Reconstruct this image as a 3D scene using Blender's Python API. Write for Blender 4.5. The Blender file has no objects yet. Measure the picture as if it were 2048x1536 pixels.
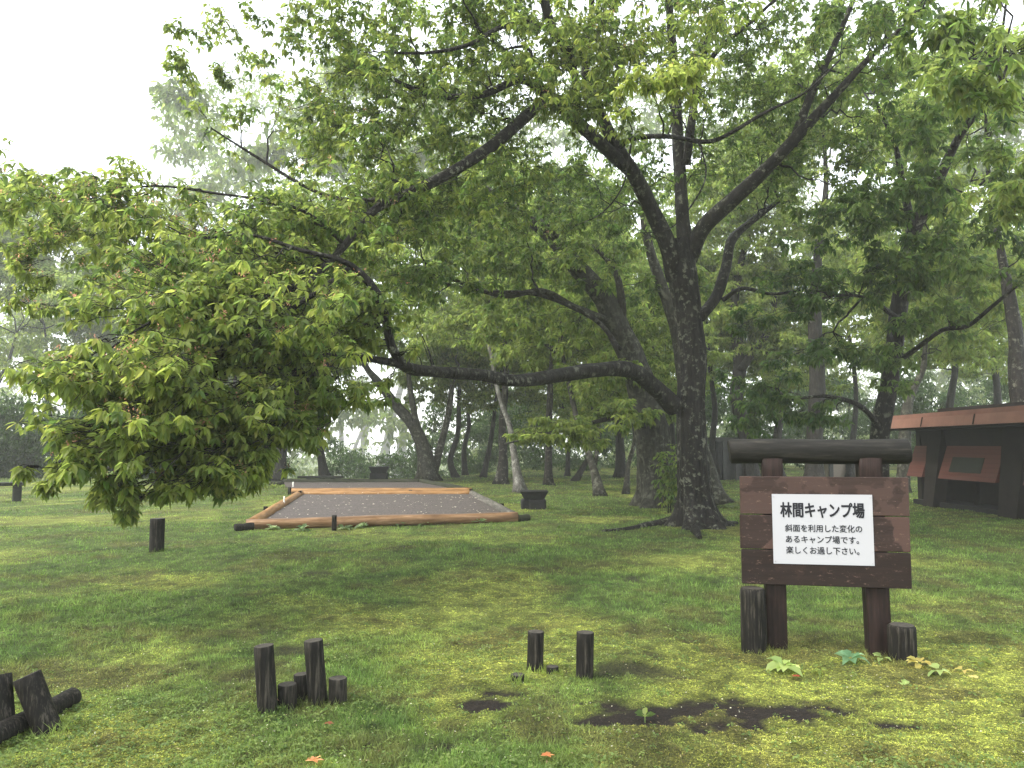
import bpy, math, random
import numpy as np
from mathutils import Vector, kdtree, Matrix
rng = np.random.default_rng(7); random.seed(7)
S = bpy.context.scene; C = S.collection
# ------------------------------------------------------------------ camera
F = 1600.0; CAM = np.array([0.0, 0.0, 1.5]); TP = 120.0/F
PIT = math.atan(TP)
cd = bpy.data.cameras.new('camera'); cam = bpy.data.objects.new('camera', cd); C.objects.link(cam)
cam.location = CAM; cam.rotation_euler = (math.pi/2+PIT, 0, 0)
cd.sensor_width = 36; cd.lens = 36*F/2048; cd.clip_end = 3000; cd.clip_start = 0.05
S.camera = cam
# ------------------------------------------------------------------ light
W = bpy.data.worlds.new("World"); S.world = W; W.use_nodes = True
nt = W.node_tree; nt.nodes.clear()
SUN_EL, SUN_AZ = math.radians(48), math.radians(-112)     # azimuth from +Y, clockwise
sky = nt.nodes.new('ShaderNodeTexSky'); sky.sky_type = 'NISHITA'; sky.sun_disc = False
sky.sun_elevation = SUN_EL; sky.sun_rotation = SUN_AZ; sky.dust_density = 4
b1 = nt.nodes.new('ShaderNodeBackground'); b1.inputs[1].default_value = 0.06
b2 = nt.nodes.new('ShaderNodeBackground'); b2.inputs[0].default_value = (0.97, 1.0, 0.99, 1); b2.inputs[1].default_value = 0.82
ad = nt.nodes.new('ShaderNodeAddShader'); wo = nt.nodes.new('ShaderNodeOutputWorld')
nt.links.new(sky.outputs[0], b1.inputs[0]); nt.links.new(b1.outputs[0], ad.inputs[0]); nt.links.new(b2.outputs[0], ad.inputs[1]); nt.links.new(ad.outputs[0], wo.inputs[0])
sl = bpy.data.lights.new('sun', 'SUN'); sun = bpy.data.objects.new('sun', sl); C.objects.link(sun)
sl.energy = 1.5; sl.angle = math.radians(10); sl.color = (1, 0.96, 0.88)
sd = Vector((math.sin(SUN_AZ)*math.cos(SUN_EL), math.cos(SUN_AZ)*math.cos(SUN_EL), math.sin(SUN_EL)))
sun.rotation_euler = sd.to_track_quat('Z', 'Y').to_euler()
S.view_settings.view_transform = 'Standard'; S.view_settings.look = 'None'
S.view_settings.exposure = 1.6; S.view_settings.gamma = 1
S.cycles.max_bounces = 5; S.cycles.diffuse_bounces = 3; S.cycles.glossy_bounces = 1
S.cycles.transmission_bounces = 2; S.cycles.volume_bounces = 1; S.cycles.transparent_max_bounces = 4
S.cycles.use_denoising = True; S.cycles.caustics_reflective = False; S.cycles.caustics_refractive = False
HAZE = 0.0013
# ------------------------------------------------------------------ helpers
def A(*v): return np.array(v, float)
def P(px, py, Y):
    u = (px-1024)/F; v = (768-py)/F; cp, sp = math.cos(PIT), math.sin(PIT)
    d = A(u, cp - sp*v, sp + cp*v); t = Y/d[1]
    return CAM + d*t
def pxm(w, Y): return w*Y/F
TAB = rng.random((256, 256))
def vn(x, y):
    xi = np.floor(x).astype(int); yi = np.floor(y).astype(int); fx = x-xi; fy = y-yi
    fx = fx*fx*(3-2*fx); fy = fy*fy*(3-2*fy)
    a = TAB[xi % 256, yi % 256]; b = TAB[(xi+1) % 256, yi % 256]; c = TAB[xi % 256, (yi+1) % 256]; d = TAB[(xi+1) % 256, (yi+1) % 256]
    return (a*(1-fx)+b*fx)*(1-fy)+(c*(1-fx)+d*fx)*fy
def fbm(x, y, f, o=3, s=0.0):
    r = 0; a = 1; t = 0
    for i in range(o):
        r = r + a*vn(x*f+17.3*i+s, y*f+5.1*i+s*1.7); t += a; a *= .55; f *= 2.05
    return r/t
def sst(a, b, x): t = np.clip((x-a)/(b-a), 0, 1); return t*t*(3-2*t)
def gh(x, y):
    x = np.asarray(x, float); y = np.asarray(y, float)
    y0 = 35+22*sst(-5, 5, x)
    d = np.maximum(0, y-y0)
    z = -np.minimum(14, 0.28*d*d/(d+6))
    nr = 1-sst(10, 30, y)
    z = z+(fbm(x, y, .45, 2)-.5)*.10*nr
    z = z+(fbm(x, y, 2.6, 2, 9.)-.5)*.035*nr
    return z
def moss(x, y):
    "0 grass .. 1 moss"
    m = fbm(x, y, .55, 4, 3.)
    near = 1-sst(4.6, 9.5, y)
    return np.clip((m-.5)*4.2+.1+near*.62, 0, 1)
SOILS = [(0.93, 4.52, .54, .19), (1.28, 4.66, .38, .15), (1.6, 4.6, .26, .11), (.70, 4.42, .34, .10), (-.16, 4.72, .15, .12), (-.04, 4.92, .12, .07), (2.95, 4.5, .16, .1), (-.42, 4.1, .12, .05), (2.0, 4.35, .16, .06)]
def soil(x, y):
    r = np.full(np.shape(x), -9.0)
    for (a, b, rx, ry) in SOILS: r = np.maximum(r, 1-((x-a)/rx)**2-((y-b)/ry)**2)
    r = r*.62+(fbm(x, y, 7, 5, 40.)-.5)*3.4
    s = np.clip(r*1.7+.55, 0, 1)
    far = np.clip((fbm(x, y, 1.3, 4, 77.)-.76)*9, 0, .75)
    return np.maximum(s, far)
def gcol(x, y):
    m = moss(x, y)[:, None]; s = soil(x, y)[:, None]; n = fbm(x, y, 3.1, 3, 21.)[:, None]
    g = A(.050, .084, .020)*(1-n)+A(.120, .158, .038)*n
    k = A(.200, .222, .052)*(.65+.6*n)
    n2 = np.clip((fbm(x, y, 1.9, 3, 61.)-.55)*4, 0, .6)[:, None]
    c = g*(1-m)+k*m
    c = c*(1-n2)+A(.10, .085, .03)*n2
    c = c*(.45+1.1*fbm(x, y, 7., 2, 11.)[:, None])*(.6+.8*fbm(x, y, 19., 2, 5.)[:, None])
    return c*(1-s)+A(.021, .015, .012)*s
def G(px, py):
    z = 0.0
    for i in range(6):
        u = (px-1024)/F; v = (768-py)/F; cp, sp = math.cos(PIT), math.sin(PIT)
        d = A(u, cp-sp*v, sp+cp*v); t = (z-CAM[2])/d[2]; p = CAM+d*t
        z = float(gh(p[0], p[1]))
    return A(p[0], p[1], z)

class MB:
    def __init__(s): s.v = []; s.f = []; s.c = []; s.n = 0
    def add(s, v, fs, col=None):
        v = np.asarray(v, float).reshape(-1, 3)
        for f in fs: s.f.append(np.asarray(f, np.int64)+s.n)
        s.v.append(v); s.n += len(v)
        if col is None: col = A(1, 1, 1)
        s.c.append(np.broadcast_to(col, (len(v), 3)).astype(np.float32))
        return s
    def mesh(s, name, smooth=True, colors=False):
        me = bpy.data.meshes.new(name)
        v = np.concatenate(s.v); me.vertices.add(len(v)); me.vertices.foreach_set('co', v.astype(np.float32).ravel())
        loops = np.concatenate([f.ravel() for f in s.f]); tot = np.concatenate([np.full(len(f), f.shape[1]) for f in s.f])
        me.loops.add(len(loops)); me.loops.foreach_set('vertex_index', loops.astype(np.int32))
        st = np.concatenate([[0], np.cumsum(tot)[:-1]])
        me.polygons.add(len(tot)); me.polygons.foreach_set('loop_start', st.astype(np.int32))
        me.update(calc_edges=True)
        me.polygons.foreach_set('use_smooth', np.full(len(tot), smooth))
        if colors:
            c = np.concatenate(s.c); at = me.color_attributes.new('tint', 'FLOAT_COLOR', 'POINT')
            at.data.foreach_set('color', np.concatenate([c, np.ones((len(c), 1), np.float32)], 1).ravel())
        return me
    def build(s, name, mat, parent=None, smooth=True, colors=False, origin=None):
        if origin is not None: s.v = [q-np.asarray(origin) for q in s.v]
        me = s.mesh(name, smooth, colors); me.materials.append(mat)
        o = bpy.data.objects.new(name, me); C.objects.link(o)
        if parent is not None: o.parent = parent
        elif origin is not None: o.location = origin
        return o
def tag(o, label=None, cat=None, group=None, kind=None):
    if label: o['label'] = label
    if cat: o['category'] = cat
    if group: o['group'] = group
    if kind: o['kind'] = kind
    return o
def empty(name, loc, label, cat, group=None):
    o = bpy.data.objects.new(name, None); C.objects.link(o); o.location = loc; o.empty_display_size = .2
    return tag(o, label, cat, group)
def unit(v): return v/np.maximum(np.linalg.norm(v, axis=-1, keepdims=True), 1e-9)
# tube along smooth curve -----------------------------------------
def crom(pts, rad, step):
    pts = np.asarray(pts, float); rad = np.asarray(rad, float)
    a = np.vstack([2*pts[0]-pts[1], pts, 2*pts[-1]-pts[-2]]); out = []; ro = []
    for i in range(len(pts)-1):
        p0, p1, p2, p3 = a[i:i+4]; n = max(2, int(np.linalg.norm(p2-p1)/step))
        t = np.linspace(0, 1, n, endpoint=False)[:, None]
        out.append(.5*(2*p1+(p2-p0)*t+(2*p0-5*p1+4*p2-p3)*t*t+(3*p1-p0-3*p2+p3)*t**3)); ro.append(rad[i]+(rad[i+1]-rad[i])*t[:, 0])
    return np.vstack(out+[pts[-1:]]), np.concatenate(ro+[rad[-1:]])
def tube(mb, pts, rad, sides=12, rough=.06, flare=None, cap=True, col=None, seed=0., square=0.):
    n = len(pts); tan = unit(np.gradient(pts, axis=0)); 
    up = A(0, 0, 1) if abs(tan[0][2]) < .8 else A(0, 1, 0)
    s = unit(np.cross(tan[0], up)); S_ = [s]
    for i in range(1, n):
        s = unit(s-tan[i]*np.dot(s, tan[i])); S_.append(s)
    S_ = np.array(S_); B = np.cross(tan, S_)
    th = np.linspace(0, 2*math.pi, sides, endpoint=False)
    rr = np.repeat(rad[:, None], sides, 1)
    arc = np.concatenate([[0], np.cumsum(np.linalg.norm(np.diff(pts, axis=0), axis=1))])
    T, Aa = np.meshgrid(th, arc)
    rr = rr*(1+rough*(np.sin(3*T+Aa*1.7+seed)+.7*np.sin(5*T-Aa*3.1+seed*2)+.6*np.sin(2*T+Aa*6.3+seed)+.4*np.sin(7*T+Aa*9+seed)))
    if square: rr = rr/np.maximum(np.abs(np.cos(T-math.pi/4)), np.abs(np.sin(T-math.pi/4)))**square*.88 if False else rr*.86/np.maximum(np.abs(np.cos(T)), np.abs(np.sin(T)))**square
    if sides >= 24 and rough >= .02: rr = rr*(1+.020*np.sin(13*T+2.2*np.sin(Aa*2.1)+seed)+.014*np.sin(19*T+3*np.sin(Aa*3.7)))
    if flare is not None:
        h = pts[:, 2:3]-pts[0, 2]; k = np.exp(-h/flare[0])
        rr = rr*(1+k*flare[1]*(.55+.45*np.cos(flare[2]*T+seed)+.3*np.cos(3*T+1+seed)))
    V = pts[:, None, :]+rr[..., None]*(np.cos(th)[None, :, None]*S_[:, None, :]+np.sin(th)[None, :, None]*B[:, None, :])
    idx = np.arange(n*sides).reshape(n, sides); nx = np.roll(idx, -1, 1)
    q = np.stack([idx[:-1], nx[:-1], nx[1:], idx[1:]], -1).reshape(-1, 4)
    fs = [q]
    if cap: fs += [idx[0][::-1][None, :], idx[-1][None, :]]
    mb.add(V.reshape(-1, 3), fs, col)
def tubes_batch(mb, PL, R0, R1, sides=3):
    "PL (N,K,3)"
    N, K, _ = PL.shape
    if N == 0: return
    tan = unit(np.gradient(PL, axis=1)); ref = np.where(np.abs(tan[:, :1, 2:3]) < .9, A(0, 0, 1), A(1, 0, 0))
    s = unit(np.cross(tan, np.broadcast_to(ref, tan.shape))); b = np.cross(tan, s)
    th = np.linspace(0, 2*math.pi, sides, endpoint=False)
    r = R0[:, None]+(R1-R0)[:, None]*np.linspace(0, 1, K)[None, :]
    V = PL[:, :, None, :]+r[:, :, None, None]*(np.cos(th)[None, None, :, None]*s[:, :, None, :]+np.sin(th)[None, None, :, None]*b[:, :, None, :])
    idx = np.arange(N*K*sides).reshape(N, K, sides); nx = np.roll(idx, -1, 2)
    q = np.stack([idx[:, :-1], nx[:, :-1], nx[:, 1:], idx[:, 1:]], -1).reshape(-1, 4)
    mb.add(V.reshape(-1, 3), [q])
def leafmesh(mb, base, d, L, Wd, droop, col, simple=False, roll=None):
    N = len(base); up = np.tile(A(0, 0, 1), (N, 1))+rng.normal(0, .25, (N, 3))
    s = unit(np.cross(d, up))
    if roll is not None:
        n0 = np.cross(s, d); s = s*np.cos(roll)[:, None]+n0*np.sin(roll)[:, None]
    L = L[:, None]; Wd = Wd[:, None]; dz = A(0, 0, -1)*droop[:, None]*L
    tip = base+d*L+dz
    if simple:
        m = base+d*L*.45+dz*.15
        V = np.stack([base, m-s*Wd*.5, tip, m+s*Wd*.5], 1)
        i = np.arange(N)[:, None]*4; mb.add(V.reshape(-1, 3), [i+np.array([[0, 1, 2, 3]])], np.repeat(col, 4, 0)); return
    m1 = base+d*L*.30+dz*.05; m2 = base+d*L*.66+dz*.38
    nn = np.cross(s, d)*Wd*.10
    V = np.stack([base, m1-s*Wd*.48+nn, m1+s*Wd*.48+nn, m2-s*Wd*.40+nn, m2+s*Wd*.40+nn, tip, m1-nn*.6, m2-nn*.6], 1)
    i = np.arange(N)[:, None]*8
    mb.add(V.reshape(-1, 3), [i+np.array([[0, 1, 6]]), i+np.array([[0, 6, 2]]), i+np.array([[1, 3, 7, 6]]), i+np.array([[6, 7, 4, 2]]), i+np.array([[3, 5, 7]]), i+np.array([[7, 5, 4]])], np.repeat(col, 8, 0))
def rosettes(mb, cen, axis, size, cols, nmin=5, nmax=9, simple=False, red=0.0, lo=-65, hi=8):
    M = len(cen)
    if M == 0: return
    k = rng.integers(nmin, nmax+1, M); idx = np.repeat(np.arange(M), k); N = len(idx)
    within = np.arange(N)-np.repeat(np.cumsum(k)-k, k)
    az = within*2.4+np.repeat(rng.random(M)*6.28, k)+rng.normal(0, .25, N)
    el = np.radians(rng.uniform(lo, hi, N))
    d = np.stack([np.cos(az)*np.cos(el), np.sin(az)*np.cos(el), np.sin(el)], 1)
    d = unit(d+axis[idx]*.35)
    L = size[idx]*rng.uniform(.6, 1.2, N); Wd = L*rng.uniform(.42, .56, N)
    c = cols[idx]*rng.uniform(.78, 1.25, (N, 1))*(1+rng.normal(0, .04, (N, 3)))
    leafmesh(mb, cen[idx]+d*L[:, None]*.18, d, L, Wd, rng.uniform(.1, .45, N), np.clip(c, .004, .6), simple, rng.normal(0, .4, N))
    red = red*.6
    if red > 0:
        w = np.where(rng.random(M) < red)[0]; idx = np.repeat(w, 9); N = len(idx)
        if N:
            d = unit(rng.normal(0, 1, (N, 3))+A(0, 0, .9)); L = size[idx]*rng.uniform(.18, .34, N)
            leafmesh(mb, cen[idx]+rng.normal(0, .022, (N, 3))+A(0, 0, .03), d, L, L*.55, np.zeros(N), np.tile(A(.30, .155, .10), (N, 1))*rng.uniform(.6, 1.3, (N, 1)), True)
def colset(n, base, yel, k=.35, tone=None):
    t = np.clip(rng.normal(k, .28, n), 0, 1)[:, None]
    return A(*base)*(1-t)+A(*yel)*t
GREEN = ((.055, .090, .020), (.205, .240, .052)); DARK = ((.030, .056, .014), (.095, .130, .030)); MID = ((.052, .088, .020), (.165, .205, .046))
DENS = 1.9
class Tree:
    def __init__(s, root): s.w = MB(); s.tw = MB(); s.l = MB(); s.P = []; s.R = []; s.root = np.asarray(root)
    def limb(s, nodes, sides=12, step=.12, rough=.05, flare=None, seed=0.):
        "nodes (px,py,Y,width_px)"
        pts = [P(a, b, Y) for a, b, Y, w in nodes]; rad = [pxm(w, Y)/2*.86 for a, b, Y, w in nodes]
        return s.limbw(pts, rad, sides, step, rough, flare, seed)
    def limbw(s, pts, rad, sides=12, step=.12, rough=.05, flare=None, seed=0.):
        p, r = crom(pts, rad, step); tube(s.w, p, r, sides, rough, flare, True, None, seed)
        m = slice(None) if flare is None else slice(len(p)//2, None)
        s.P.append(p[m]); s.R.append(r[m]); return p
    def connect(s, tips, K, rmax, kr, bend, mb, sides, chunks=6, shrink=.12, tr=.0025):
        if len(tips) == 0: return np.zeros((0, 3))
        allP = np.vstack(s.P); allR = np.concatenate(s.R)
        kd = kdtree.KDTree(len(allP)); [kd.insert(p, i) for i, p in enumerate(allP)]; kd.balance()
        d0 = np.array([kd.find(t)[2] for t in tips]); order = np.argsort(d0); dirs = np.zeros((len(tips), 3))
        for ch in np.array_split(order, chunks):
            if len(ch) == 0: continue
            allP = np.vstack(s.P); allR = np.concatenate(s.R)
            kd = kdtree.KDTree(len(allP)); [kd.insert(p, i) for i, p in enumerate(allP)]; kd.balance()
            T = tips[ch]; dq = s.root-T; lq = np.linalg.norm(dq, axis=1, keepdims=True); Q = T+dq/lq*np.minimum(lq*shrink, shrink*1.6)
            j = np.array([kd.find(q)[1] for q in Q]); B = allP[j]; Rb = allR[j]
            ln = np.linalg.norm(T-B, axis=1)
            ctl = (B+T)/2+rng.normal(0, bend, (len(ch), 3))*ln[:, None]+A(0, 0, .10)*ln[:, None]
            t = np.linspace(0, 1, K)[None, :, None]
            PL = (1-t)**2*B[:, None]+2*t*(1-t)*ctl[:, None]+t*t*T[:, None]
            PL[:, 1:-1] += rng.normal(0, .035, (len(ch), K-2, 3))*ln[:, None, None]
            R0 = np.minimum(np.minimum(Rb*.75, rmax), .006+kr*ln); R1 = np.maximum(R0*.3, tr)
            tubes_batch(mb, PL, R0, R1, sides)
            s.P.append(PL[:, 1:].reshape(-1, 3)); s.R.append((R0[:, None]+(R1-R0)[:, None]*np.linspace(0, 1, K)[None, 1:]).ravel())
            dirs[ch] = unit(PL[:, -1]-PL[:, -2])
        return dirs
    def fill(s, pads, leaf=.1, simple=False, n1=38, n2=7, nm=(5, 9)):
        "pads: (center world, (rx,ry,rz), n, colours, k, red, size)"
        C_, D_, S_, K_ = [], [], [], []
        for (c, r, n, cs, k, red, sz) in pads:
            n = int(n*(DENS*.70 if c[1] < 9.3 else DENS*1.0))
            u = rng.normal(0, 1, (n, 3)); u = unit(u)*(rng.random((n, 1))**.42)
            # clump: pull towards sub-centres so that gaps open
            m = max(3, n//9); sub = np.clip(rng.normal(0, .46, (m, 3)), -.95, .95)
            w = rng.integers(0, m, n); q = u*np.minimum(.34, .22/np.asarray(r))+sub[w]
            p = np.asarray(c)+q*np.asarray(r)
            C_.append(p); K_.append(np.hstack([colset(n, cs[0], cs[1], k), np.full((n, 1), red)])); S_.append(np.full(n, leaf*sz)*rng.uniform(.85, 1.15, n))
        T = np.vstack(C_); K_ = np.vstack(K_); S_ = np.concatenate(S_); N = len(T)
        pm = rng.permutation(N)
        i1 = pm[:max(4, N//n1)]; i2 = pm[len(i1):len(i1)+N//n2]; i3 = pm[len(i1)+len(i2):]
        dr = np.zeros((N, 3))
        dr[i1] = s.connect(T[i1], 9, .07, .014, .13, s.w, 6, 8, .3)
        dr[i2] = s.connect(T[i2], 6, .028, .014, .12, s.tw, 4, 8, .16, .004)
        dr[i3] = s.connect(T[i3], 4, .009, .008, .12, s.tw, 3, 5, .08)
        for rv in np.unique(K_[:, 3]):
            m = K_[:, 3] == rv
            rosettes(s.l, T[m], dr[m], S_[m], K_[m, :3], nm[0], nm[1], simple, rv)
def pad(px, py, Y, rx, ry, rd, n, cs=GREEN, k=.35, red=0., sz=1.):
    return (P(px, py, Y), (pxm(rx, Y), rd, pxm(ry, Y)), n, cs, k, red, sz)
def finish_tree(t, name, base, label, cat, group, bark, leafm, wood2=True):
    e = empty(name, base, label, cat, group)
    t.w.build('trunk', bark, e, origin=base)
    if t.tw.n: t.tw.build('twigs', bark, e, origin=base)
    if t.l.n: t.l.build('crown', leafm, e, smooth=False, colors=True, origin=base)
    return e
# ------------------------------------------------------------------ materials
def newmat(name):
    m = bpy.data.materials.new(name); m.use_nodes = True; n = m.node_tree; n.nodes.clear()
    o = n.nodes.new('ShaderNodeOutputMaterial'); b = n.nodes.new('ShaderNodeBsdfPrincipled'); n.links.new(b.outputs[0], o.inputs[0])
    return m, n, b, o
def node(n, t, **k):
    x = n.nodes.new(t)
    for a, v in k.items(): setattr(x, a, v)
    return x
def noise(n, vec, scale, detail=4, rough=.6):
    x = n.nodes.new('ShaderNodeTexNoise'); x.inputs['Scale'].default_value = scale; x.inputs['Detail'].default_value = detail; x.inputs['Roughness'].default_value = rough
    n.links.new(vec, x.inputs['Vector']); return x
def ramp(n, fac, stops):
    r = n.nodes.new('ShaderNodeValToRGB'); el = r.color_ramp.elements
    while len(el) < len(stops): el.new(.5)
    for e, (p, c) in zip(el, stops): e.position = p; e.color = (*c, 1) if len(c) == 3 else c
    n.links.new(fac, r.inputs[0]); return r
def mapping(n, scale=(1, 1, 1), src='Object', rot=(0, 0, 0)):
    t = n.nodes.new('ShaderNodeTexCoord'); m = n.nodes.new('ShaderNodeMapping'); m.inputs['Scale'].default_value = scale; m.inputs['Rotation'].default_value = rot
    n.links.new(t.outputs[src], m.inputs[0]); return m.outputs[0]
def bump(n, b, h, strength=.5, dist=.02):
    x = n.nodes.new('ShaderNodeBump'); x.inputs['Strength'].default_value = strength; x.inputs['Distance'].default_value = dist
    n.links.new(h, x.inputs['Height']); n.links.new(x.outputs[0], b.inputs['Normal'])
def mixc(n, fac, a, b, mode='MIX'):
    x = n.nodes.new('ShaderNodeMix'); x.data_type = 'RGBA'; x.blend_type = mode
    for s, v in ((x.inputs[0], fac), (x.inputs[6], a), (x.inputs[7], b)):
        if hasattr(v, 'is_output'): n.links.new(v, s)
        elif isinstance(v, (int, float)): s.default_value = v
        else: s.default_value = (*v, 1)
    return x.outputs[2]
def leafmat(name, trans=.54, rough=.42):
    m, n, b, o = newmat(name)
    at = node(n, 'ShaderNodeAttribute', attribute_name='tint')
    n.links.new(at.outputs['Color'], b.inputs['Base Color']); b.inputs['Roughness'].default_value = rough; b.inputs['Specular IOR Level'].default_value = .22
    tr = n.nodes.new('ShaderNodeBsdfTranslucent'); hs = node(n, 'ShaderNodeHueSaturation'); hs.inputs['Value'].default_value = 2.6; hs.inputs['Saturation'].default_value = 1.0
    n.links.new(at.outputs['Color'], hs.inputs['Color']); n.links.new(hs.outputs[0], tr.inputs[0])
    mx = n.nodes.new('ShaderNodeMixShader'); mx.inputs[0].default_value = trans
    n.links.new(b.outputs[0], mx.inputs[1]); n.links.new(tr.outputs[0], mx.inputs[2]); n.links.new(mx.outputs[0], o.inputs[0])
    return m
LEAF = leafmat('leaf_foliage')
GRASSM = leafmat('grass_blades', .3, .55)
def barkmat(name, dark=(.014, .012, .010), mid=(.045, .038, .030), lich=(.20, .205, .17), amount=.60, grain=1.0):
    m, n, b, o = newmat(name)
    v = mapping(n, (1, 1, .28)); v0 = mapping(n)
    n1 = noise(n, v, 16*grain, 6, .65); n2 = noise(n, v0, 9, 5, .7); n3 = noise(n, v0, 2.3, 3)
    c = ramp(n, n1.outputs[0], [(.35, dark), (.62, mid), (.8, tuple(x*1.6 for x in mid))])
    l = ramp(n, n2.outputs[0], [(amount, (0, 0, 0)), (amount+.06, (1, 1, 1))])
    l2 = ramp(n, n3.outputs[0], [(.38, (.15, .15, .15)), (.6, (1, 1, 1))])
    f = node(n, 'ShaderNodeMath', operation='MULTIPLY'); n.links.new(l.outputs[0], f.inputs[0]); n.links.new(l2.outputs[0], f.inputs[1])
    f2 = node(n, 'ShaderNodeMath', operation='MULTIPLY'); n.links.new(f.outputs[0], f2.inputs[0]); f2.inputs[1].default_value = .75
    cc = mixc(n, f2.outputs[0], c.outputs[0], lich)
    n.links.new(cc, b.inputs['Base Color']); b.inputs['Roughness'].default_value = .55; b.inputs['Specular IOR Level'].default_value = .15
    bump(n, b, n1.outputs[0], 1, .07); return m
BARK = barkmat('wet_bark', (.002, .0018, .0016), (.017, .0145, .011), (.17, .175, .13), .55); BARK2 = barkmat('mossy_bark', (.010, .010, .007), (.038, .036, .026), (.13, .135, .10), .52); PALEB = barkmat('pale_bark', (.05, .047, .04), (.12, .115, .10), (.28, .28, .25), .5)
FARB = barkmat('far_bark', (.007, .0065, .0055), (.024, .022, .018), (.07, .07, .055), .60)
def woodmat(name, dark, mid, light, scale=(1, 1, 1), rough=.7, gr=14, bs=.5, wear=None):
    m, n, b, o = newmat(name)
    v = mapping(n, scale); n1 = noise(n, v, gr, 6, .7); v0 = mapping(n); n2 = noise(n, v0, 5, 4)
    c = ramp(n, n1.outputs[0], [(.32, dark), (.52, mid), (.68, light)])
    c2 = mixc(n, n2.outputs[0], c.outputs[0], tuple(x*.55 for x in mid), 'MIX')
    mm = mixc(n, .35, c.outputs[0], c2)
    if wear:
        n3 = noise(n, mapping(n, (1.4, 1, 5)), 7, 7, .75); w = ramp(n, n3.outputs[0], [(.63, (0, 0, 0)), (.70, (1, 1, 1))])
        mm = mixc(n, w.outputs[0], mm, wear)
    n.links.new(mm, b.inputs['Base Color']); b.inputs['Roughness'].default_value = rough; b.inputs['Specular IOR Level'].default_value = .15
    bump(n, b, n1.outputs[0], bs, .006); return m
STUMP = woodmat('weathered_post', (.0012, .0012, .001), (.009, .008, .006), (.070, .062, .048), (1, 1, .07), .75, 60, .8)
BROWN = woodmat('brown_stained_wood', (.004, .0025, .002), (.018, .010, .008), (.034, .020, .016), (1, 1, .08), .6, 26)
SIGNLOG = woodmat('dark_log', (.004, .004, .003), (.014, .013, .011), (.042, .038, .030), (.10, 1, 1), .7, 30)
def plankmat(name, base, patch, seed, th):
    m, n, b, o = newmat(name)
    v = mapping(n, (.10, 1, 1)); n1 = noise(n, v, 30, 6, .7)
    vv = mapping(n, (1.0, 1, 1.15)); mp = n.nodes.new('ShaderNodeVectorMath'); mp.operation = 'ADD'; mp.inputs[1].default_value = (seed, seed*1.3, 0); n.links.new(vv, mp.inputs[0])
    n2 = noise(n, mp.outputs[0], 3.1, 4, .55); w = ramp(n, n2.outputs[0], [(th, (0, 0, 0)), (th+.02, (1, 1, 1))])
    n3 = noise(n, mapping(n, (1.2, 1, 3.2)), 13, 8, .8); f = ramp(n, n3.outputs[0], [(.585, (0, 0, 0)), (.63, (1, 1, 1))])
    c = ramp(n, n1.outputs[0], [(.3, tuple(x*.55 for x in base)), (.6, base), (.8, tuple(x*1.35 for x in base))])
    c1 = mixc(n, w.outputs[0], c.outputs[0], patch); ff = node(n, 'ShaderNodeMath', operation='MULTIPLY'); n.links.new(f.outputs[0], ff.inputs[0]); ff.inputs[1].default_value = .55
    c2 = mixc(n, ff.outputs[0], c1, (.20, .13, .10)); n.links.new(c2, b.inputs['Base Color']); b.inputs['Roughness'].default_value = .55; b.inputs['Specular IOR Level'].default_value = .2
    bump(n, b, n1.outputs[0], .5, .004); return m
PLK = [plankmat('plank_top', (.034, .0195, .0155), (.050, .029, .0235), 1.7, .50), plankmat('plank_middle', (.028, .016, .013), (.060, .0335, .027), 5.2, .47), plankmat('plank_bottom', (.016, .0088, .0068), (.021, .0115, .0088), 9.1, .62)]
ORANGE = woodmat('fresh_log', (.10, .050, .020), (.27, .145, .055), (.38, .24, .12), (.10, 1, 1), .5, 16, .3)
REDLOG = woodmat('wet_log', (.055, .030, .016), (.20, .115, .058), (.36, .24, .15), (.10, 1, 1), .45, 16, .3)
GREYLOG = woodmat('grey_log', (.025, .023, .02), (.085, .08, .068), (.19, .18, .15), (.12, 1, 1), .7, 18, .6)
OLDLOG = woodmat('old_mossy_log', (.008, .009, .006), (.025, .028, .016), (.055, .058, .036), (.12, 1, 1), .8, 18, .6)
def plain(name, col, rough=.7, ns=12, var=.3, bs=.2):
    m, n, b, o = newmat(name); n1 = noise(n, mapping(n), ns, 5)
    c = ramp(n, n1.outputs[0], [(.3, tuple(x*(1-var) for x in col)), (.7, tuple(x*(1+var) for x in col))])
    n.links.new(c.outputs[0], b.inputs['Base Color']); b.inputs['Roughness'].default_value = rough; b.inputs['Specular IOR Level'].default_value = .2; bump(n, b, n1.outputs[0], bs, .01); return m
STUMPTOP = plain('post_end_grain', (.040, .036, .029), .8, 45, .6, .5)
SHEET = plain('white_sheet', (.375, .375, .40), .35, 3, .015, 0); INK = plain('black_ink', (.012, .012, .016), .5, 5, .1, 0); METAL = plain('screw_metal', (.35, .35, .36), .35)
STONE = plain('sooty_stone', (.012, .012, .012), .75, 22, .5, .6)
# ------------------------------------------------------------------ ground
def axis(fine0, fine1, st, grow, far):
    a = list(np.arange(fine0, fine1, st)); s = st
    while a[-1] < far: s *= grow; a.append(a[-1]+s)
    return a
yy = np.array(axis(2.2, 7.5, .035, 1.022, 900)); yy = np.concatenate([-np.geomspace(1.5, 60, 8)[::-1], [0, 1, 1.7], yy])
xr = axis(0, 4.5, .04, 1.035, 900); xx = np.array([-q for q in xr[:0:-1]]+xr)
X, Y = np.meshgrid(xx, yy); Xf, Yf = X.ravel(), Y.ravel(); Z = gh(Xf, Yf)
near = 1-sst(7, 14, Yf); s_ = soil(Xf, Yf)
Z = Z+near*(fbm(Xf, Yf, 8, 3, 13.)-.5)*.06*(1-s_*.8)-near*s_*.012
idx = np.arange(X.size).reshape(X.shape)
q = np.stack([idx[:-1, :-1], idx[:-1, 1:], idx[1:, 1:], idx[1:, :-1]], -1).reshape(-1, 4)
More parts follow.
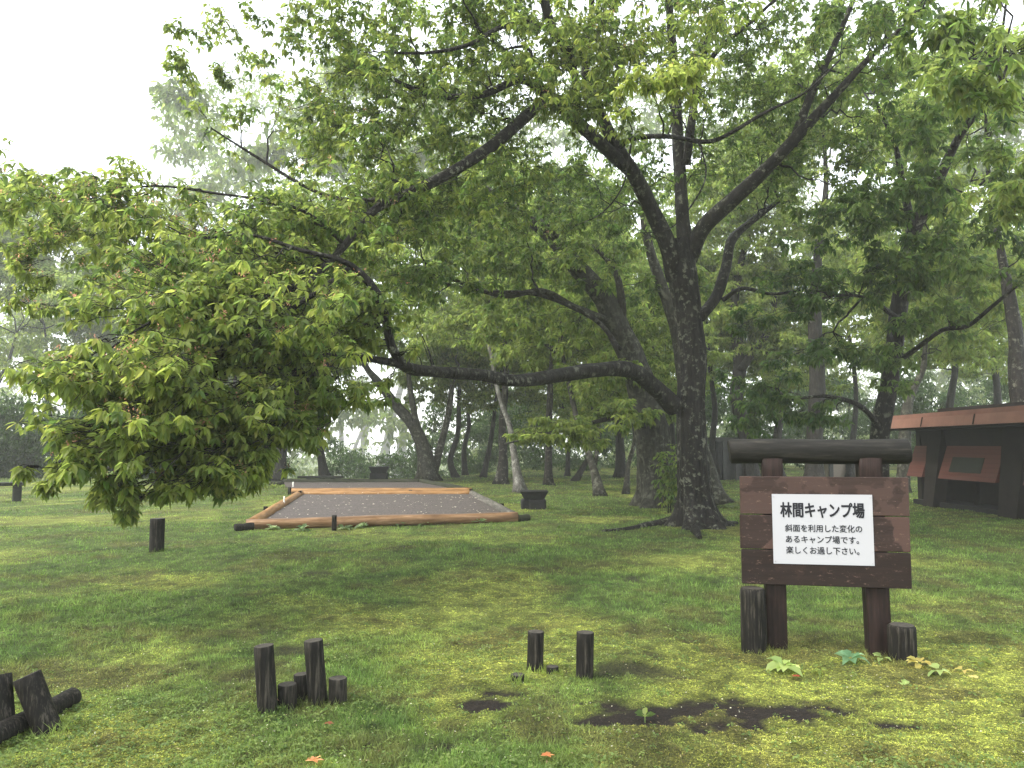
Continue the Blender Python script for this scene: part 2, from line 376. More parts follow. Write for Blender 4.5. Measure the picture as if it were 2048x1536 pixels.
gm = MB().add(np.stack([Xf, Yf, Z], 1), [q], gcol(Xf, Yf))
m, n, b, o = newmat('mossy_lawn'); at = node(n, 'ShaderNodeAttribute', attribute_name='tint'); v = mapping(n)
n1 = noise(n, v, 75, 6, .8); n2 = noise(n, v, 11, 6, .75)
c1 = ramp(n, n1.outputs[0], [(.36, (.14, .16, .14)), (.50, (.8, .82, .75)), (.66, (1.7, 1.65, 1.45))]); c2 = ramp(n, n2.outputs[0], [(.35, (.6, .62, .6)), (.65, (1.2, 1.2, 1.1))])
cc = mixc(n, 1.0, at.outputs['Color'], c1.outputs[0], 'MULTIPLY'); cc = mixc(n, 1.0, cc, c2.outputs[0], 'MULTIPLY')
n.links.new(cc, b.inputs['Base Color']); b.inputs['Roughness'].default_value = .9; b.inputs['Specular IOR Level'].default_value = .2
bump(n, b, n1.outputs[0], 1, .03)
tag(gm.build('ground', m, colors=True), 'mossy green lawn with bare dark soil patches', kind='structure')

def q2(px, py): p = G(px, py); return p
# beds of gravel
FL, FR, BR_, BL_ = q2(492, 1058), q2(1034, 1042), q2(944, 993), q2(600, 993)
F2L, F2R = q2(582, 989), q2(936, 988); B2L, B2R = q2(566, 968), q2(842, 968)
m, n, b, o = newmat('brown_gravel'); v = mapping(n); vo = n.nodes.new('ShaderNodeTexVoronoi'); vo.inputs['Scale'].default_value = 38; n.links.new(v, vo.inputs['Vector']); n1 = noise(n, v, 30, 5, .7); n2 = noise(n, v, 1.2, 3)
c = ramp(n, vo.outputs['Color'], [(.1, (.022, .017, .015)), (.6, (.065, .050, .044)), (.95, (.20, .17, .155))])
cc = mixc(n, n2.outputs[0], c.outputs[0], (.048, .039, .034)); n.links.new(cc, b.inputs['Base Color']); b.inputs['Roughness'].default_value = .85; bump(n, b, vo.outputs[0], .8, .02); GRAV = m
def gravel(name, a, b_, c, d, label):
    nU, nV = 60, 50; u, v = np.meshgrid(np.linspace(0, 1, nU), np.linspace(0, 1, nV)); u = u.ravel()[:, None]; v = v.ravel()[:, None]
    p = (a*(1-u)+b_*u)*(1-v)+(d*(1-u)+c*u)*v
    p[:, 2] = .075+(fbm(p[:, 0], p[:, 1], 2, 3)-.5)*.03
    i = np.arange(nU*nV).reshape(nV, nU); q = np.stack([i[:-1, :-1], i[:-1, 1:], i[1:, 1:], i[1:, :-1]], -1).reshape(-1, 4)
    tag(MB().add(p, [q]).build(name, GRAV), label, kind='structure'); return p
gravel('gravel_bed', FL, FR, BR_, BL_, 'brown gravel surface of the near tent bed')
gravel('gravel_bed', F2L, F2R, B2R, B2L, 'brown gravel surface of the far tent bed')
def log(a, b_, r, mat, label, name='border_log', sides=14, z=None, taper=1., group=None, sag=0.):
    a = a.copy(); b_ = b_.copy(); a[2] += r*.75 if z is None else z; b_[2] += r*.75 if z is None else z
    d = b_-a; L = np.linalg.norm(d); k = 26; t = np.linspace(0, 1, k)[:, None]
    pts = np.hstack([t*L, 0*t, np.sin(t*3.1)*sag+.004*np.sin(t*9+r*99)]); mb = MB()
    tube(mb, pts, np.linspace(r, r*taper, k), sides, .02, seed=random.random()*9)
    o = mb.build(name, mat); o.matrix_world = Matrix.Translation(a) @ Vector(d).to_track_quat('X', 'Z').to_matrix().to_4x4()
    return tag(o, label, 'log', group)
BG = 'logs edging the tent beds'
log(FL, FR, .10, REDLOG, 'long reddish wet log along the front of the near gravel bed', group=BG)
log(FL+A(.05, .15, 0), BL_, .105, ORANGE, 'orange log along the left side of the near gravel bed', group=BG)
log(BL_, BR_, .095, ORANGE, 'orange log closing the back of the near gravel bed', group=BG)
log(FR+A(-.05, .1, 0), BR_, .10, GREYLOG, 'weathered grey log along the right side of the near gravel bed', group=BG)
log(F2L+A(-.1, .25, 0), F2R+A(.1, .25, 0), .10, ORANGE, 'orange log along the front of the far gravel bed', group=BG)
log(F2R+A(-.05, .4, 0), B2R, .11, OLDLOG, 'mossy dark log along the right side of the far gravel bed', group=BG)
log(B2L, B2R, .11, OLDLOG, 'mossy dark log across the back of the far gravel bed', group=BG)
log(q2(470, 1062), q2(506, 1059), .07, STUMP, 'short dark block under the left end of the front log', name='end_block')
log(q2(1036, 1043), q2(1056, 1041), .07, OLDLOG, 'short dark log stub at the right end of the front log', name='log_stub')
log(q2(440, 969), q2(566, 970), .09, OLDLOG, 'low dark log in the grass left of the far gravel bed', group=BG)
def post(base, r, h, label, lean=(0, 0), name='wooden_post', mat=None, cat='post', group=None, sides=20, chamf=.05, sink=.12):
    top = base+A(lean[0], lean[1], h); b0 = base-(top-base)*sink/h
    k = 9; t = np.linspace(0, 1, k)[:, None]; pts = b0*(1-t)+top*t; rad = np.full(k, r); 
    pts = np.vstack([pts[:-1], top-(top-base)/h*r*chamf, top]); rad = np.concatenate([rad[:-1], [r], [r*(1-chamf)]])
    mb = MB(); tube(mb, pts-base, rad, sides, .018, seed=random.random()*9)
    o = mb.build(name, mat or STUMP); o.location = base; o.data.polygons.foreach_set('use_smooth', [len(p.vertices) == 4 for p in o.data.polygons])
    if name == 'wooden_post': o.data.materials.append(STUMPTOP); o.data.polygons[len(o.data.polygons)-1].material_index = 1
    if name == 'wooden_post': TUFT.append((base[0], base[1], r))
    return tag(o, label, cat, group)
TUFT = []
def ppost(px, py, w, hpx, label, lx=0, ly=0, **k):
    g = G(px, py); d = g[1]; return post(g, pxm(w, d)/2, pxm(hpx, d), label, (pxm(lx, d), ly), **k)
SG = 'dark wooden posts stuck in the lawn'
ppost(536, 1422, 38, 125, 'taller leaning dark post at the left end of the left cluster of five', -11, 0, group=SG)
ppost(575, 1412, 36, 42, 'low stub just right of the leaning post in the cluster of five', -1, 0, group=SG)
ppost(605, 1398, 30, 48, 'thin stub tucked between two posts in the cluster of five', -3, 0, group=SG)
ppost(636, 1404, 37, 118, 'tall slim dark post second from right in the cluster of five', -11, 0, group=SG)
ppost(676, 1408, 35, 50, 'short stub at the right end of the cluster of five', -1, 0, group=SG)
ppost(1070, 1342, 32, 76, 'slim dark post with two low stubs beside its foot', 2, 0, group=SG)
ppost(1169, 1354, 34, 86, 'lone dark post right of the one with stubs', 2, 0, group=SG)
ppost(1035, 1364, 27, 15, 'tiny round stub nearly buried left of the slim post', 0, 0, group=SG)
ppost(1105, 1345, 24, 12, 'tiny stub lying low right of the slim post', 0, 0, group=SG)
ppost(96, 1462, 50, 105, 'thick dark post leaning left over the lying log', -46, 0, group=SG)
ppost(6, 1470, 46, 108, 'dark post cut by the left edge of the photo', -26, .05, group=SG)
log(G(-60, 1515), G(146, 1410), .052, STUMP, 'dark rounded log lying on the lawn behind the leaning posts', name='lying_log', z=.045)
ppost(313, 1102, 28, 64, 'single dark post on the bright lawn under the hanging foliage', 0, 0, group=SG)
EG = 'small stakes holding the border logs'
ppost(668, 1061, 10, 30, 'dark stake in front of the long reddish log', group=EG, name='stake', cat='stake', sides=6)
for px, py, w, h, lb in ((531, 1030, 9, 17, 'dark stake nearest the front along the left orange log'), (556, 1018, 7, 13, 'dark stake farther back along the left orange log'), (599, 996, 8, 14, 'dark stake at the back left corner of the near bed'),
        (579, 989, 7, 15, 'dark stake at the left end of the far bed front log'), (821, 991, 7, 11, 'dark stake midway along the two orange back logs'), (942, 992, 7, 14, 'dark stake at the right end of the orange back logs'), (1004, 1020, 8, 13, 'dark stake outside the weathered grey log')):
    ppost(px, py, w, h, lb, group=EG, name='stake', cat='stake', sides=6)
PEG = plain('white_peg', (.72, .70, .66), .5)
for px, py, h, lb in ((568, 1019, 26, 'thin white peg beside the left log of the near bed'), (586, 978, 14, 'thin white peg at the left of the far bed'), (520, 963, 10, 'thin white peg farthest back in the grass left of the far bed')):
    ppost(px, py, 3.2, h, lb, group='white marker pegs', name='marker_peg', cat='peg', mat=PEG, sides=6)
# ------------------------------------------------------------------ boxes
def boxmb(mb, c, s, top=1., rot=0., bev=.0, tilt=0.):
    "tapered box centred at c in x,y, base at c.z; top = scale of the upper face"
    x, y, z = s[0]/2, s[1]/2, s[2]; e = min(bev, x*.4, y*.4, z*.4)
    lv = []
    for (zz, k, sh) in ((0, 1, e), (e, 1, 0), (z-e, top, 0), (z, top, e)) if e > 0 else ((0, 1, 0), (z, top, 0)):
        a, b_ = x*k-sh, y*k-sh; ch = e
        lv.append([(-a+ch, -b_, zz), (a-ch, -b_, zz), (a, -b_+ch, zz), (a, b_-ch, zz), (a-ch, b_, zz), (-a+ch, b_, zz), (-a, b_-ch, zz), (-a, -b_+ch, zz)] if e > 0 else [(-a, -b_, zz), (a, -b_, zz), (a, b_, zz), (-a, b_, zz)])
    V = np.array(lv, float); n_, k_ = V.shape[:2]; V = V.reshape(-1, 3)
    c_, s_ = math.cos(rot), math.sin(rot); V = np.stack([V[:, 0]*c_-V[:, 1]*s_, V[:, 0]*s_+V[:, 1]*c_, V[:, 2]], 1)+np.asarray(c)
    i = np.arange(n_*k_).reshape(n_, k_); nx = np.roll(i, -1, 1)
    mb.add(V, [np.stack([i[:-1], nx[:-1], nx[1:], i[1:]], -1).reshape(-1, 4), i[0][::-1][None], i[-1][None]]); return mb
# stone stoves
def stove(px, py, wpx, label, rot=0.):
    g = G(px, py); w = pxm(wpx, g[1]); e = empty('stone_stove', g, label, 'stove', 'dark stone stoves by the tent beds'); e.rotation_euler.z = rot
    boxmb(MB(), (-.30*w, .06*w, -.05), (.32*w, .55*w, .36*w+.05), 1.0, .05, .03).build('block', STONE, e, False)
    boxmb(MB(), (.13*w, -.05*w, -.05), (.60*w, .50*w, .36*w+.05), .98, -.04, .03).build('block', STONE, e, False)
    boxmb(MB(), (0, 0, .361*w), (.74*w, .55*w, .30*w), 1.34, 0, .02).build('slab', STONE, e, False); return e
stove(1068, 1018, 56, 'dark stone stove with flared slab, right of the near gravel bed')
stove(758, 960, 40, 'small dark stone stove behind the far gravel bed', .1)
GW = woodmat('green_grey_wood', (.007, .008, .006), (.022, .024, .018), (.05, .05, .04), (.1, 1, 1), .8, 14)
def bench(a, b_, h, dep, label, legs, lw=.14):
    L = np.linalg.norm((b_-a)[:2]); g = (a+b_)/2; e = empty('plank_bench', g, label, 'bench'); e.rotation_euler.z = math.atan2(b_[1]-a[1], b_[0]-a[0])
    boxmb(MB(), (0, 0, h-.09), (L, dep, .09), 1, 0, .012).build('seat', GW, e, False)
    for x in legs: boxmb(MB(), (x*L, 0, -.08), (lw, dep*.7, h-.092+.08), 1, 0, .012).build('leg', GW, e, False)
bench(G(597, 966), G(685, 966), .27, .4, 'long low plank bench behind the far gravel bed', (-.28, .28))
bench(G(-60, 1006), G(48, 1002), .50, .4, 'grey plank bench on the lawn at the far left edge', (.36, -.36), .18)
# ------------------------------------------------------------------ sign
SC = G(1655, 1305); YAW = -math.radians(11)
sg = empty('campground_sign', SC, 'brown wooden notice board with white sheet reading 林間キャンプ場', 'sign'); sg.rotation_euler.z = YAW
D = SC[1]; U = D/F
def sx(px): return (px-1655)*U*.945
def sz(py): return (1308-py)*U*.965
for x0, w, side in ((1556, 47, -1), (1753, 51, 1)):
    mb = MB(); k = 14; zt = sz(905); z = np.linspace(-.25, zt, k); r = pxm(w, D)/2
    xs = sx(x0+(2 if side < 0 else 8)*(1-np.clip(z/zt, 0, 1))); tube(mb, np.stack([xs, np.full(k, .10), z], 1), np.full(k, r), 40, .008, seed=side*2., square=.85)
    mb.build('post', BROWN, sg)
mb = MB(); k = 22; t = np.linspace(0, 1, k); xs = sx(1468)+(sx(1834)-sx(1468))*t; rad = np.full(k, pxm(50, D)/2); rad[0] *= .86; rad[-1] *= .86; xs[1] = xs[0]+.012; xs[-2] = xs[-1]-.012
tube(mb, np.stack([xs, np.full(k, .10), sz(902)+.004*np.sin(t*7)], 1), rad, 28, .012, seed=3.); lg = mb.build('top_log', SIGNLOG, sg)
lg.data.polygons.foreach_set('use_smooth', [len(p.vertices) == 4 for p in lg.data.polygons])
zs = [(sz(954), sz(1031.5)), (sz(1033.5), sz(1103)), (sz(1105), sz(1175))]
for i, (zt, zb) in enumerate(zs):
    mb = MB(); boxmb(mb, ((sx(1485)+sx(1821))/2+(.004, 0, .003)[i], 0, zb), (sx(1821)-sx(1485)-(.004, .0, .006)[i], .042, zt-zb), 1, 0, .004)
    mb.build('board_plank', PLK[i], sg, False)
zc = sz(1060.5); xc = (sx(1551)+sx(1751))/2; sw = sx(1750)-sx(1551); sh = sz(989)-sz(1131)
she = MB(); boxmb(she, (0, 0, 0), (sw, .004, sh), 1, 0, 0); sheet = she.build('notice_sheet', SHEET, sg, False)
sheet.location = (xc, -.0255, zc-sh/2); sheet.rotation_euler.y = math.radians(-.2)
def text(body, width, x, z, off, hscale=1.0, bold=0.):
    cu = bpy.data.curves.new('lettering', 'FONT'); cu.body = body; cu.size = 1; cu.offset = off; cu.resolution_u = 3
    o = bpy.data.objects.new('tmp', cu); C.objects.link(o); dg = bpy.context.evaluated_depsgraph_get(); me = bpy.data.meshes.new_from_object(o.evaluated_get(dg)); bpy.data.objects.remove(o)
    v = np.empty(len(me.vertices)*3, np.float32); me.vertices.foreach_get('co', v); v = v.reshape(-1, 3)
    v[:, 0] -= v[:, 0].min(); s = width/v[:, 0].max(); zz = (v[:, 1]-(v[:, 1].min()+v[:, 1].max())/2)*s*hscale
    tri = [np.array([list(p.vertices)]) for p in me.polygons]; mb = MB()
    for i, (dx, dz) in enumerate(((0, 0), (1, 0), (-1, 0), (0, 1), (0, -1), (.7, .7), (-.7, .7), (.7, -.7), (-.7, -.7))):
        mb.add(np.stack([v[:, 0]*s+x+dx*bold*s, np.full(len(v), -.003-.0002*i), zz+z+dz*bold*s], 1), tri)
    mb.build('lettering', INK, sheet, False)
text('林間キャンプ場', sw*.835, -sw*.5+sw*.083, sh*(1-.225), .010, 1.36, .026)
text('斜面を利用した変化の', sw*.765, -sw*.5+sw*.125, sh*(1-.485), .004, 1.05, .009)
text('あるキャンプ場です。', sw*.725, -sw*.5+sw*.13, sh*(1-.645), .004, 1.05, .009)
text('楽しくお過し下さい。', sw*.725, -sw*.5+sw*.13, sh*(1-.80), .004, 1.05, .009)
for a in (.02, .98):
    for c_ in (.035, .965):
        mb = MB(); k = np.array([[(a-.5)*sw, -.002, c_*sh], [(a-.5)*sw, -.006, c_*sh]]); tube(mb, k, np.array([.005, .004]), 10, 0); mb.build('screw', METAL, sheet)
ppost(1508, 1302, 48, 122, 'knee high round post beside the left leg of the sign', 0, 0, mat=STUMP, group=SG, sides=24, chamf=.16)
ppost(1806, 1318, 52, 66, 'short fat stump beside the right leg of the sign', 0, 0, mat=STUMP, group=SG, sides=24, chamf=.14)
# ------------------------------------------------------------------ red building
REDF = plain('red_painted_metal', (.22, .115, .085), .35, 2.5, .18, .05); DKW = plain('dark_brown_wall', (.013, .010, .008), .7, 5, .3)
m, n, b, o = newmat('red_clapboard'); v = mapping(n); wv = node(n, 'ShaderNodeTexWave', wave_type='BANDS', bands_direction='Z', wave_profile='SAW'); wv.inputs['Scale'].default_value = 3.2; n.links.new(v, wv.inputs[0])
c = ramp(n, wv.outputs[0], [(.0, (.012, .005, .004)), (.10, (.085, .026, .018)), (1, (.098, .031, .022))]); n.links.new(c.outputs[0], b.inputs['Base Color']); b.inputs['Roughness'].default_value = .6; bump(n, b, wv.outputs[0], .6, .02); CLAP = m
GLS = plain('dusty_window', (.030, .032, .027), .2, 3, .15, 0)
be = empty('campground_lodge', (11, 17, 0), 'low red building with salmon roof edge and slanted clapboard bays', 'building')
def bpart(mb, name, mat, par=None): 
    o = mb.build(name, mat, None, False); o.parent = par or be; o.matrix_parent_inverse = (par or be).matrix_world.inverted() if False else Matrix.Identity(4)
    return o
OFF = A(11, 17, 0)
def quadprism(mb, pts, th):
    "pts 4 corners, extruded by vector th"
    p = np.array(pts, float)-OFF; mb.add(np.vstack([p, p+th]), [np.array([[0, 1, 2, 3], [7, 6, 5, 4], [0, 4, 5, 1], [1, 5, 6, 2], [2, 6, 7, 3], [3, 7, 4, 0]])]); return mb
Y0, Y1 = 9.0, 20.6
mb = MB(); quadprism(mb, [(9.45, Y0, 1.92), (9.45, Y1, 1.88), (9.50, Y1, 2.10), (9.50, Y0, 2.14)], A(.06, 0, 0)); bpart(mb, 'fascia', REDF)
mb = MB(); quadprism(mb, [(9.58, Y0, 2.145), (9.58, Y1, 2.105), (15.5, Y1, 2.3), (15.5, Y0, 2.34)], A(0, 0, .10)); bpart(mb, 'roof', REDF)
for yk in np.arange(10.1, 20, 2.1):
    mb = MB(); quadprism(mb, [(9.435, yk, 1.90), (9.435, yk+.03, 1.90), (9.485, yk+.03, 2.12), (9.485, yk, 2.12)], A(.012, 0, 0)); bpart(mb, 'roof_seam', DKW)
mb = MB(); quadprism(mb, [(9.53, Y0, 1.86), (9.53, Y1, 1.84), (10.9, Y1, 1.84), (10.9, Y0, 1.86)], A(0, 0, .05)); bpart(mb, 'soffit', DKW)
mb = MB(); quadprism(mb, [(10.9, Y0, -.1), (10.9, Y1-.1, -.1), (10.9, Y1-.1, 2.4), (10.9, Y0, 2.4)], A(.2, 0, 0)); bpart(mb, 'wall', DKW)
mb = MB(); quadprism(mb, [(10.3, Y1-.35, -.1), (15.2, Y1-.35, -.1), (15.2, Y1-.35, 2.2), (10.3, Y1-.35, 2.05)], A(0, .2, 0)); bpart(mb, 'wall', DKW)
mb = MB(); quadprism(mb, [(10.15, Y0, -.1), (10.15, Y1-.2, -.1), (10.15, Y1-.2, .12), (10.15, Y0, .12)], A(.75, 0, 0)); bpart(mb, 'plinth', STONE)
mb = MB(); quadprism(mb, [(10.32, Y0, 1.46), (10.32, Y1-.4, 1.46), (10.26, Y1-.4, 1.86), (10.26, Y0, 1.86)], A(.1, 0, 0)); bpart(mb, 'beam', DKW)
ys = [(9.2, 12.0), (12.9, 15.85), (16.75, 19.0), (19.75, 20.5)]
for i, (a, b_) in enumerate(ys):
    mb = MB(); quadprism(mb, [(10.05, a, .69), (10.05, b_, .69), (10.30, b_, 1.455), (10.30, a, 1.455)], A(.08, 0, 0)); w_ = bpart(mb, 'clapboard_bay', CLAP)
    if b_-a > 2:
        l0, l1 = a+(b_-a)*.22, a+(b_-a)*.78
        if i == 2: l0, l1 = 17.35, 18.6
        mb = MB(); f = lambda z: 10.05+.25*(z-.69)/.765-.012
        quadprism(mb, [(f(.86), l0, .86), (f(.86), l1, .86), (f(1.2), l1, 1.2), (f(1.2), l0, 1.2)], A(.01, 0, 0)); bpart(mb, 'window', GLS)
for a, b_ in ((12.05, 12.85), (15.9, 16.7), (19.05, 19.7)):
    mb = MB(); quadprism(mb, [(9.98, a+.1, .0), (9.98, b_-.1, .0), (10.22, b_, 1.84), (10.22, a, 1.84)], A(.3, 0, 0)); bpart(mb, 'pier', DKW)
for yk in (10.5, 13.6, 14.9, 17.3, 18.2):
    mb = MB(); boxmb(mb, A(10.5, yk, 0)-OFF, (.09, .09, .9)); bpart(mb, 'strut', DKW)
GREYW = plain('grey_boards', (.06, .06, .06), .8, 6, .2); PALEW = plain('pale_wall', (.25, .21, .18), .8, 4, .1)
def hut(c, w, d, h, label, wallm, posts, name='distant_hut'):
    e = empty(name, c, label, 'hut'); boxmb(MB(), (0, 0, -.3), (w, d, h), 1, 0, 0).build('wall', wallm, e, False)
    boxmb(MB(), (0, 0, h-.298), (w*1.15, d*1.2, .18), 1, 0, 0).build('roof', GREYW, e, False)
    for x in posts: boxmb(MB(), (x*w, -d*.56, -.3), (.16, .12, h-.002), 1, 0, 0).build('post', GREYW, e, False)
hut(G(1457, 958), 1.3, 1.6, 1.9, 'grey boarded hut standing far back right of the big tree', GREYW, (-.3, .1, .42))
hut(G(1690, 953), 2.2, 1.6, 1.5, 'pale walled hut glimpsed far behind the sign', PALEW, (-.45, -.1, .12, .45))
# ------------------------------------------------------------------ MAIN TREE
root = P(1375, 520, 14.6)
t = Tree(root)
base = G(1394, 1052)
t.limb([(1396, 1060, 14.8, 92), (1392, 1000, 14.8, 78), (1386, 920, 14.7, 70), (1381, 810, 14.7, 64), (1384, 710, 14.7, 64), (1376, 620, 14.7, 62), (1364, 545, 14.6, 70), (1358, 480, 14.6, 50)], 72, .05, .022, (.28, 1.0, 5), 1.2)
t.limb([(1368, 560, 14.5, 50), (1372, 500, 14.6, 44), (1366, 440, 14.6, 32), (1362, 380, 14.6, 30), (1357, 300, 14.6, 29), (1352, 210, 14.5, 26), (1346, 110, 14.4, 22), (1338, 0, 14.2, 18), (1330, -120, 14, 10)], 14, .1, .04)
t.limb([(1352, 560, 14.6, 44), (1336, 490, 14.4, 42), (1305, 425, 14.2, 38), (1268, 350, 13.8, 36), (1228, 285, 13.4, 30), (1196, 215, 13, 26), (1172, 150, 12.7, 22), (1180, 60, 12.5, 15), (1190, -80, 12, 8)], 14, .1, .04, seed=2)
t.limb([(1262, 345, 13.8, 30), (1205, 290, 13.2, 30), (1145, 235, 12.6, 30), (1090, 185, 12, 28), (1040, 160, 11.6, 20), (960, 190, 11.2, 16), (860, 190, 10.8, 13), (790, 160, 10.5, 8)], 14, .1, .04, seed=3)
t.limb([(1100, 192, 12.1, 26), (1050, 235, 11.6, 28), (980, 295, 11.1, 28), (900, 345, 10.6, 26), (820, 385, 10.2, 24), (750, 420, 9.8, 20), (690, 490, 9.3, 18), (620, 560, 8.8, 14), (520, 600, 8.3, 10), (400, 640, 7.8, 6)], 14, .09, .04, seed=4)
t.limb([(1352, 815, 14.6, 44), (1310, 775, 14.3, 40), (1258, 740, 13.6, 36), (1190, 740, 12.9, 34), (1110, 752, 12.2, 33), (1035, 762, 11.5, 30), (960, 750, 10.8, 28), (880, 744, 10, 26), (825, 738, 9.5, 27), (792, 720, 9.2, 24)], 18, .06, .05, seed=5)
t.limb([(800, 725, 9.2, 22), (782, 690, 9.1, 21), (772, 640, 9, 22), (755, 590, 8.9, 21), (722, 548, 8.8, 18), (680, 520, 8.6, 13), (600, 500, 8.4, 10), (500, 470, 8.3, 7), (380, 480, 8.3, 5)], 12, .07, .05, seed=6)
t.limb([(800, 728, 9.2, 20), (740, 718, 9, 17), (690, 714, 8.8, 16), (645, 738, 8.5, 13), (590, 748, 8.2, 12), (520, 735, 7.9, 10), (430, 750, 7.6, 8), (340, 790, 7.3, 6), (250, 850, 7.0, 4)], 10, .07, .05, seed=7)
t.limb([(645, 738, 8.5, 10), (560, 800, 8, 9), (500, 850, 7.7, 7), (440, 900, 7.3, 5), (330, 950, 7, 4)], 8, .08, .05)
t.limb([(1378, 520, 14.6, 40), (1408, 455, 14.4, 38), (1470, 395, 14, 36), (1540, 330, 13.6, 30), (1610, 255, 13.2, 26), (1670, 190, 12.9, 20), (1740, 115, 12.6, 14), (1820, 40, 12.2, 8)], 14, .1, .04, seed=8)
t.limb([(1585, 290, 13.4, 24), (1618, 200, 13.4, 20), (1655, 120, 13.3, 17), (1688, 45, 13.2, 13), (1730, -60, 13, 9)], 10, .1, .04)
t.limb([(1400, 635, 14.6, 26), (1432, 595, 14.8, 26), (1452, 535, 15, 25), (1464, 480, 15.2, 22), (1500, 445, 15.4, 16), (1560, 400, 15.6, 10)], 12, .1, .05)
t.limb([(1446, 600, 15, 12), (1485, 577, 15.1, 10), (1545, 588, 15.3, 8), (1600, 580, 15.4, 5)], 8, .1, .05)
t.limb([(1372, 330, 14.5, 20), (1384, 240, 14.2, 20), (1398, 150, 13.9, 19), (1415, 80, 13.6, 15), (1445, -20, 13.2, 12)], 10, .1, .05)
t.limb([(1396, 155, 13.9, 14), (1440, 95, 13.6, 12), (1500, 45, 13.2, 9), (1560, -10, 12.9, 6)], 8, .1, .05)
t.limb([(1240, 295, 13.3, 13), (1265, 277, 13, 13), (1335, 273, 12.6, 12), (1405, 283, 12.3, 11), (1450, 272, 12.1, 10), (1530, 225, 11.8, 8), (1610, 185, 11.5, 6), (1680, 120, 11.3, 4)], 8, .08, .06)
t.limb([(1150, 235, 12.5, 18), (1150, 160, 12, 20), (1132, 95, 11.5, 26), (1105, 60, 11.2, 24), (1085, -10, 11, 22), (1060, -100, 10.8, 14)], 12, .08, .05)
t.limb([(1112, 65, 11.3, 14), (1060, 45, 11, 13), (1000, 55, 10.8, 12), (940, 88, 10.5, 10), (860, 105, 10.2, 8), (760, 105, 10, 5)], 8, .08, .06)
t.limb([(1138, 98, 11.5, 14), (1175, 78, 11.3, 10), (1240, 90, 11.0, 6)], 8, .08, .05)
t.limb([(1262, 290, 12.9, 5), (1246, 370, 12.7, 4), (1205, 425, 12.6, 3), (1150, 452, 12.5, 2)], 5, .1, .08)
t.limb([(1398, 285, 12.3, 5), (1412, 350, 12.1, 4), (1380, 415, 12, 4), (1335, 460, 12, 3), (1275, 466, 12, 2)], 5, .1, .08)
t.limb([(1085, 180, 12, 12), (1068, 140, 11.8, 10), (1055, 95, 11.6, 8), (1000, 100, 11.5, 5)], 8, .08, .05)
t.limb([(800, 395, 10.1, 12), (700, 400, 10, 10), (620, 378, 9.9, 8), (520, 318, 9.8, 7), (422, 256, 9.7, 4)], 8, .08, .05)
t.limb([(690, 490, 9.3, 10), (620, 430, 9.1, 9), (548, 404, 9, 7), (440, 388, 8.9, 6), (300, 372, 8.8, 5), (170, 400, 8.7, 3)], 8, .08, .05)
t.limb([(700, 535, 8.7, 12), (610, 600, 8.2, 10), (510, 660, 7.8, 9), (420, 730, 7.4, 8), (330, 800, 7.1, 6), (240, 870, 6.8, 4)], 8, .06, .06)
t.limb([(620, 560, 8.8, 10), (520, 590, 8.1, 9), (400, 600, 7.6, 7), (290, 650, 7.2, 6), (190, 720, 7.0, 4)], 8, .06, .06)
t.limb([(520, 740, 7.9, 9), (440, 800, 7.4, 7), (400, 870, 7.0, 6), (340, 930, 6.7, 4), (290, 985, 6.5, 3)], 8, .06, .06)
t.limb([(860, 560, 13.4, 8), (960, 582, 13.8, 9), (1080, 590, 14, 10), (1190, 640, 14.2, 11), (1240, 700, 14, 12)], 8, .1, .05)
